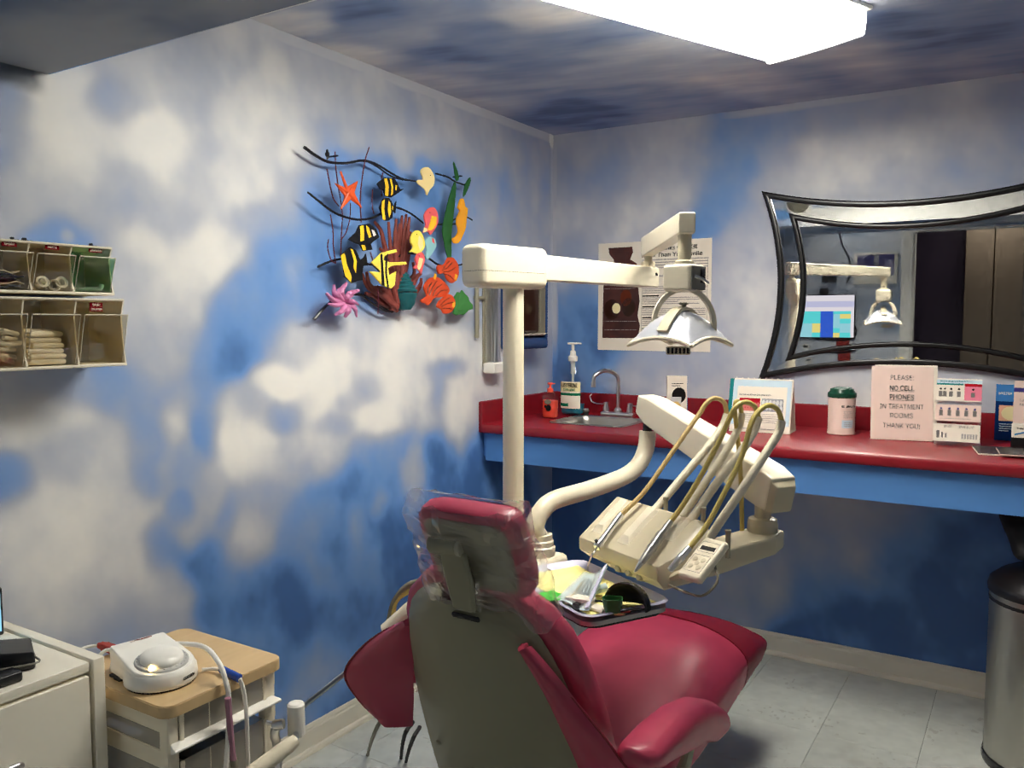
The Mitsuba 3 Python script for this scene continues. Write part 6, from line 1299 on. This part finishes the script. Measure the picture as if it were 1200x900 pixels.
# ------------------------------------------------------------------ white cabinet at the left
BZ, BX, BY = .780, .424, -2.742
cb = thing('white_cabinet', 'white laminate cabinet with a chipped top at the left edge, beside the drawer cart', 'cabinet')
part('body', bx((.03, -3.45, .04), (BX - .018, BY - .036, BZ - .022)), 'cabinet_white', cb)
part('top', rb((.02, -3.48, BZ - .022), (BX - .004, BY - .030, BZ), .003), 'cabinet_white', cb)
part('side_panel', rb((.02, BY - .026, 0), (BX + .002, BY, BZ + .004), .002), 'cabinet_white', cb)
dr_ = part('door', rb((BX - .018, -3.44, .06), (BX, BY - .034, BZ - .028), .003), 'cabinet_white', cb)
hq = at(12, 893, 0, BX); part('handle', tube([hq + V(0, .015, -.012), hq + V(.02, .012, -.008), hq + V(.026, 0, 0), hq + V(.026, -.06, 0), hq + V(0, -.07, 0)], .005, 10, 5), 'chrome', dr_)
part('plinth', bx((.05, -3.42, 0), (BX - .05, BY - .05, .04)), 'cream_dark', cb)
ph = thing('card_terminal', 'black angled payment terminal on the white cabinet top', 'terminal')
TCab = lambda px, py, z: at(px, py, 2, z)
c0 = TCab(44, 770, BZ + .035); 
dx_, dy_ = V(.35, 1, 0) / np.linalg.norm([.35, 1]), None
e0, e1 = TCab(36, 765, BZ + .030), TCab(-60, 735, BZ + .055)
ud = V(-.42, -.91, 0); vd = V(.91, -.42, 0)
t_ = lambda a, b, z: V(.315, -2.838, BZ) + ud * a + vd * b + V(0, 0, z)
part('base', hull([t_(a, b, z) for a in (0, .24) for b, z in ((-.045, .006), (.045, .006), (-.045, .020 + .0), (.045, .020))] + [t_(.24, b, .034) for b in (-.045, .045)], .005), 'black_plastic', ph)
part('keypad', hull([t_(a, b, z) for a, z in ((.02, .026), (.24, .046)) for b in (-.035, .035)] + [t_(a, b, z) for a, z in ((.02, .020), (.24, .036)) for b in (-.038, .038)], .003), 'rubber', ph)
part('screen', hull([t_(a, b, z) for a, z in ((.0, .034), (.06, .042)) for b in (-.045, .045)] + [t_(a, b, z) for a, z in ((.0, .022), (.06, .026)) for b in (-.046, .046)], .004), 'black_plastic', ph)
part('edge_strip', tube([t_(-.004, -.048, .014), t_(-.006, .0, .012), t_(-.004, .05, .014), t_(.12, .051, .018)], .0022, 6, 5), 'grey_panel', ph)
dc = thing('dock_box', 'low black box on the white cabinet in front of the payment terminal', 'box')
q = TCab(10, 800, BZ); part('body', rb((q[0] - .022, q[1] - .12, BZ + .0006), (q[0] + .018, q[1] + .02, BZ + .022), .004), 'black_plastic', dc); part('knob', lathe([(0, 0), (.007, 0), (.006, .006), (0, .007)], 14, (q[0] + .01, q[1] - .05, BZ + .022)), 'chrome', dc)
ts = thing('tablet', 'small black edged tablet with a blue screen standing on the white cabinet', 'tablet')
q = at(4, 729, 0, .10); zt_ = at(5, 687, 0, .10)[2]; yr = q[1]
part('case', rb((.092, yr - .20, BZ + .0006), (.103, yr, zt_), .004), 'black_plastic', ts)
k = key_for(ts + '__screen'); labels[k] = {'label': 'glowing blue screen'}
scene[k] = {'type': 'rectangle', 'to_world': T([[0, 0, 1, .1036], [.094, 0, 0, yr - .10], [0, (zt_ - BZ) / 2 - .010, 0, (zt_ + BZ) / 2], [0, 0, 0, 1]]), 'bsdf': {'type': 'ref', 'id': 'mat_black_plastic'}, 'emitter': {'type': 'area', 'radiance': {'type': 'rgb', 'value': [.12, .30, .42]}, 'sampling_weight': .02}}
part('stand', hull([(.05, yr - .14, BZ + .004), (.05, yr - .06, BZ + .004), (.092, yr - .14, BZ + .05), (.092, yr - .06, BZ + .05)], .003), 'black_plastic', ts)
# cables on the floor by the chair
FLr = lambda px, py, z=.006: at(px, py, 2, z)
for pts, m_, lb_ in (([at(452, 836, 1, -2.12), at(440, 856, 1, -2.14), FLr(431, 884), FLr(425, 915), FLr(420, 990)], 'hose_grey', 'grey cable dropping from under the left arm of the chair to the floor'),
                     ([at(484, 846, 1, -2.12), at(474, 862, 1, -2.14), FLr(470, 888), FLr(469, 915), FLr(470, 980)], 'rubber', 'dark cable nearest the grey one on the floor by the chair'),
                     ([at(492, 852, 1, -2.10), at(483, 868, 1, -2.12), FLr(476, 892), FLr(473, 920), FLr(478, 980)], 'rubber', 'dark cable closest to the chair shell on the floor')):
    single('floor_cable', tube(pts, .0055, 8, 6), m_, lb_, 'cable')
mat('box_brown', (92, 74, 62), .6); mat('pale_ring', (176, 176, 170), .4)
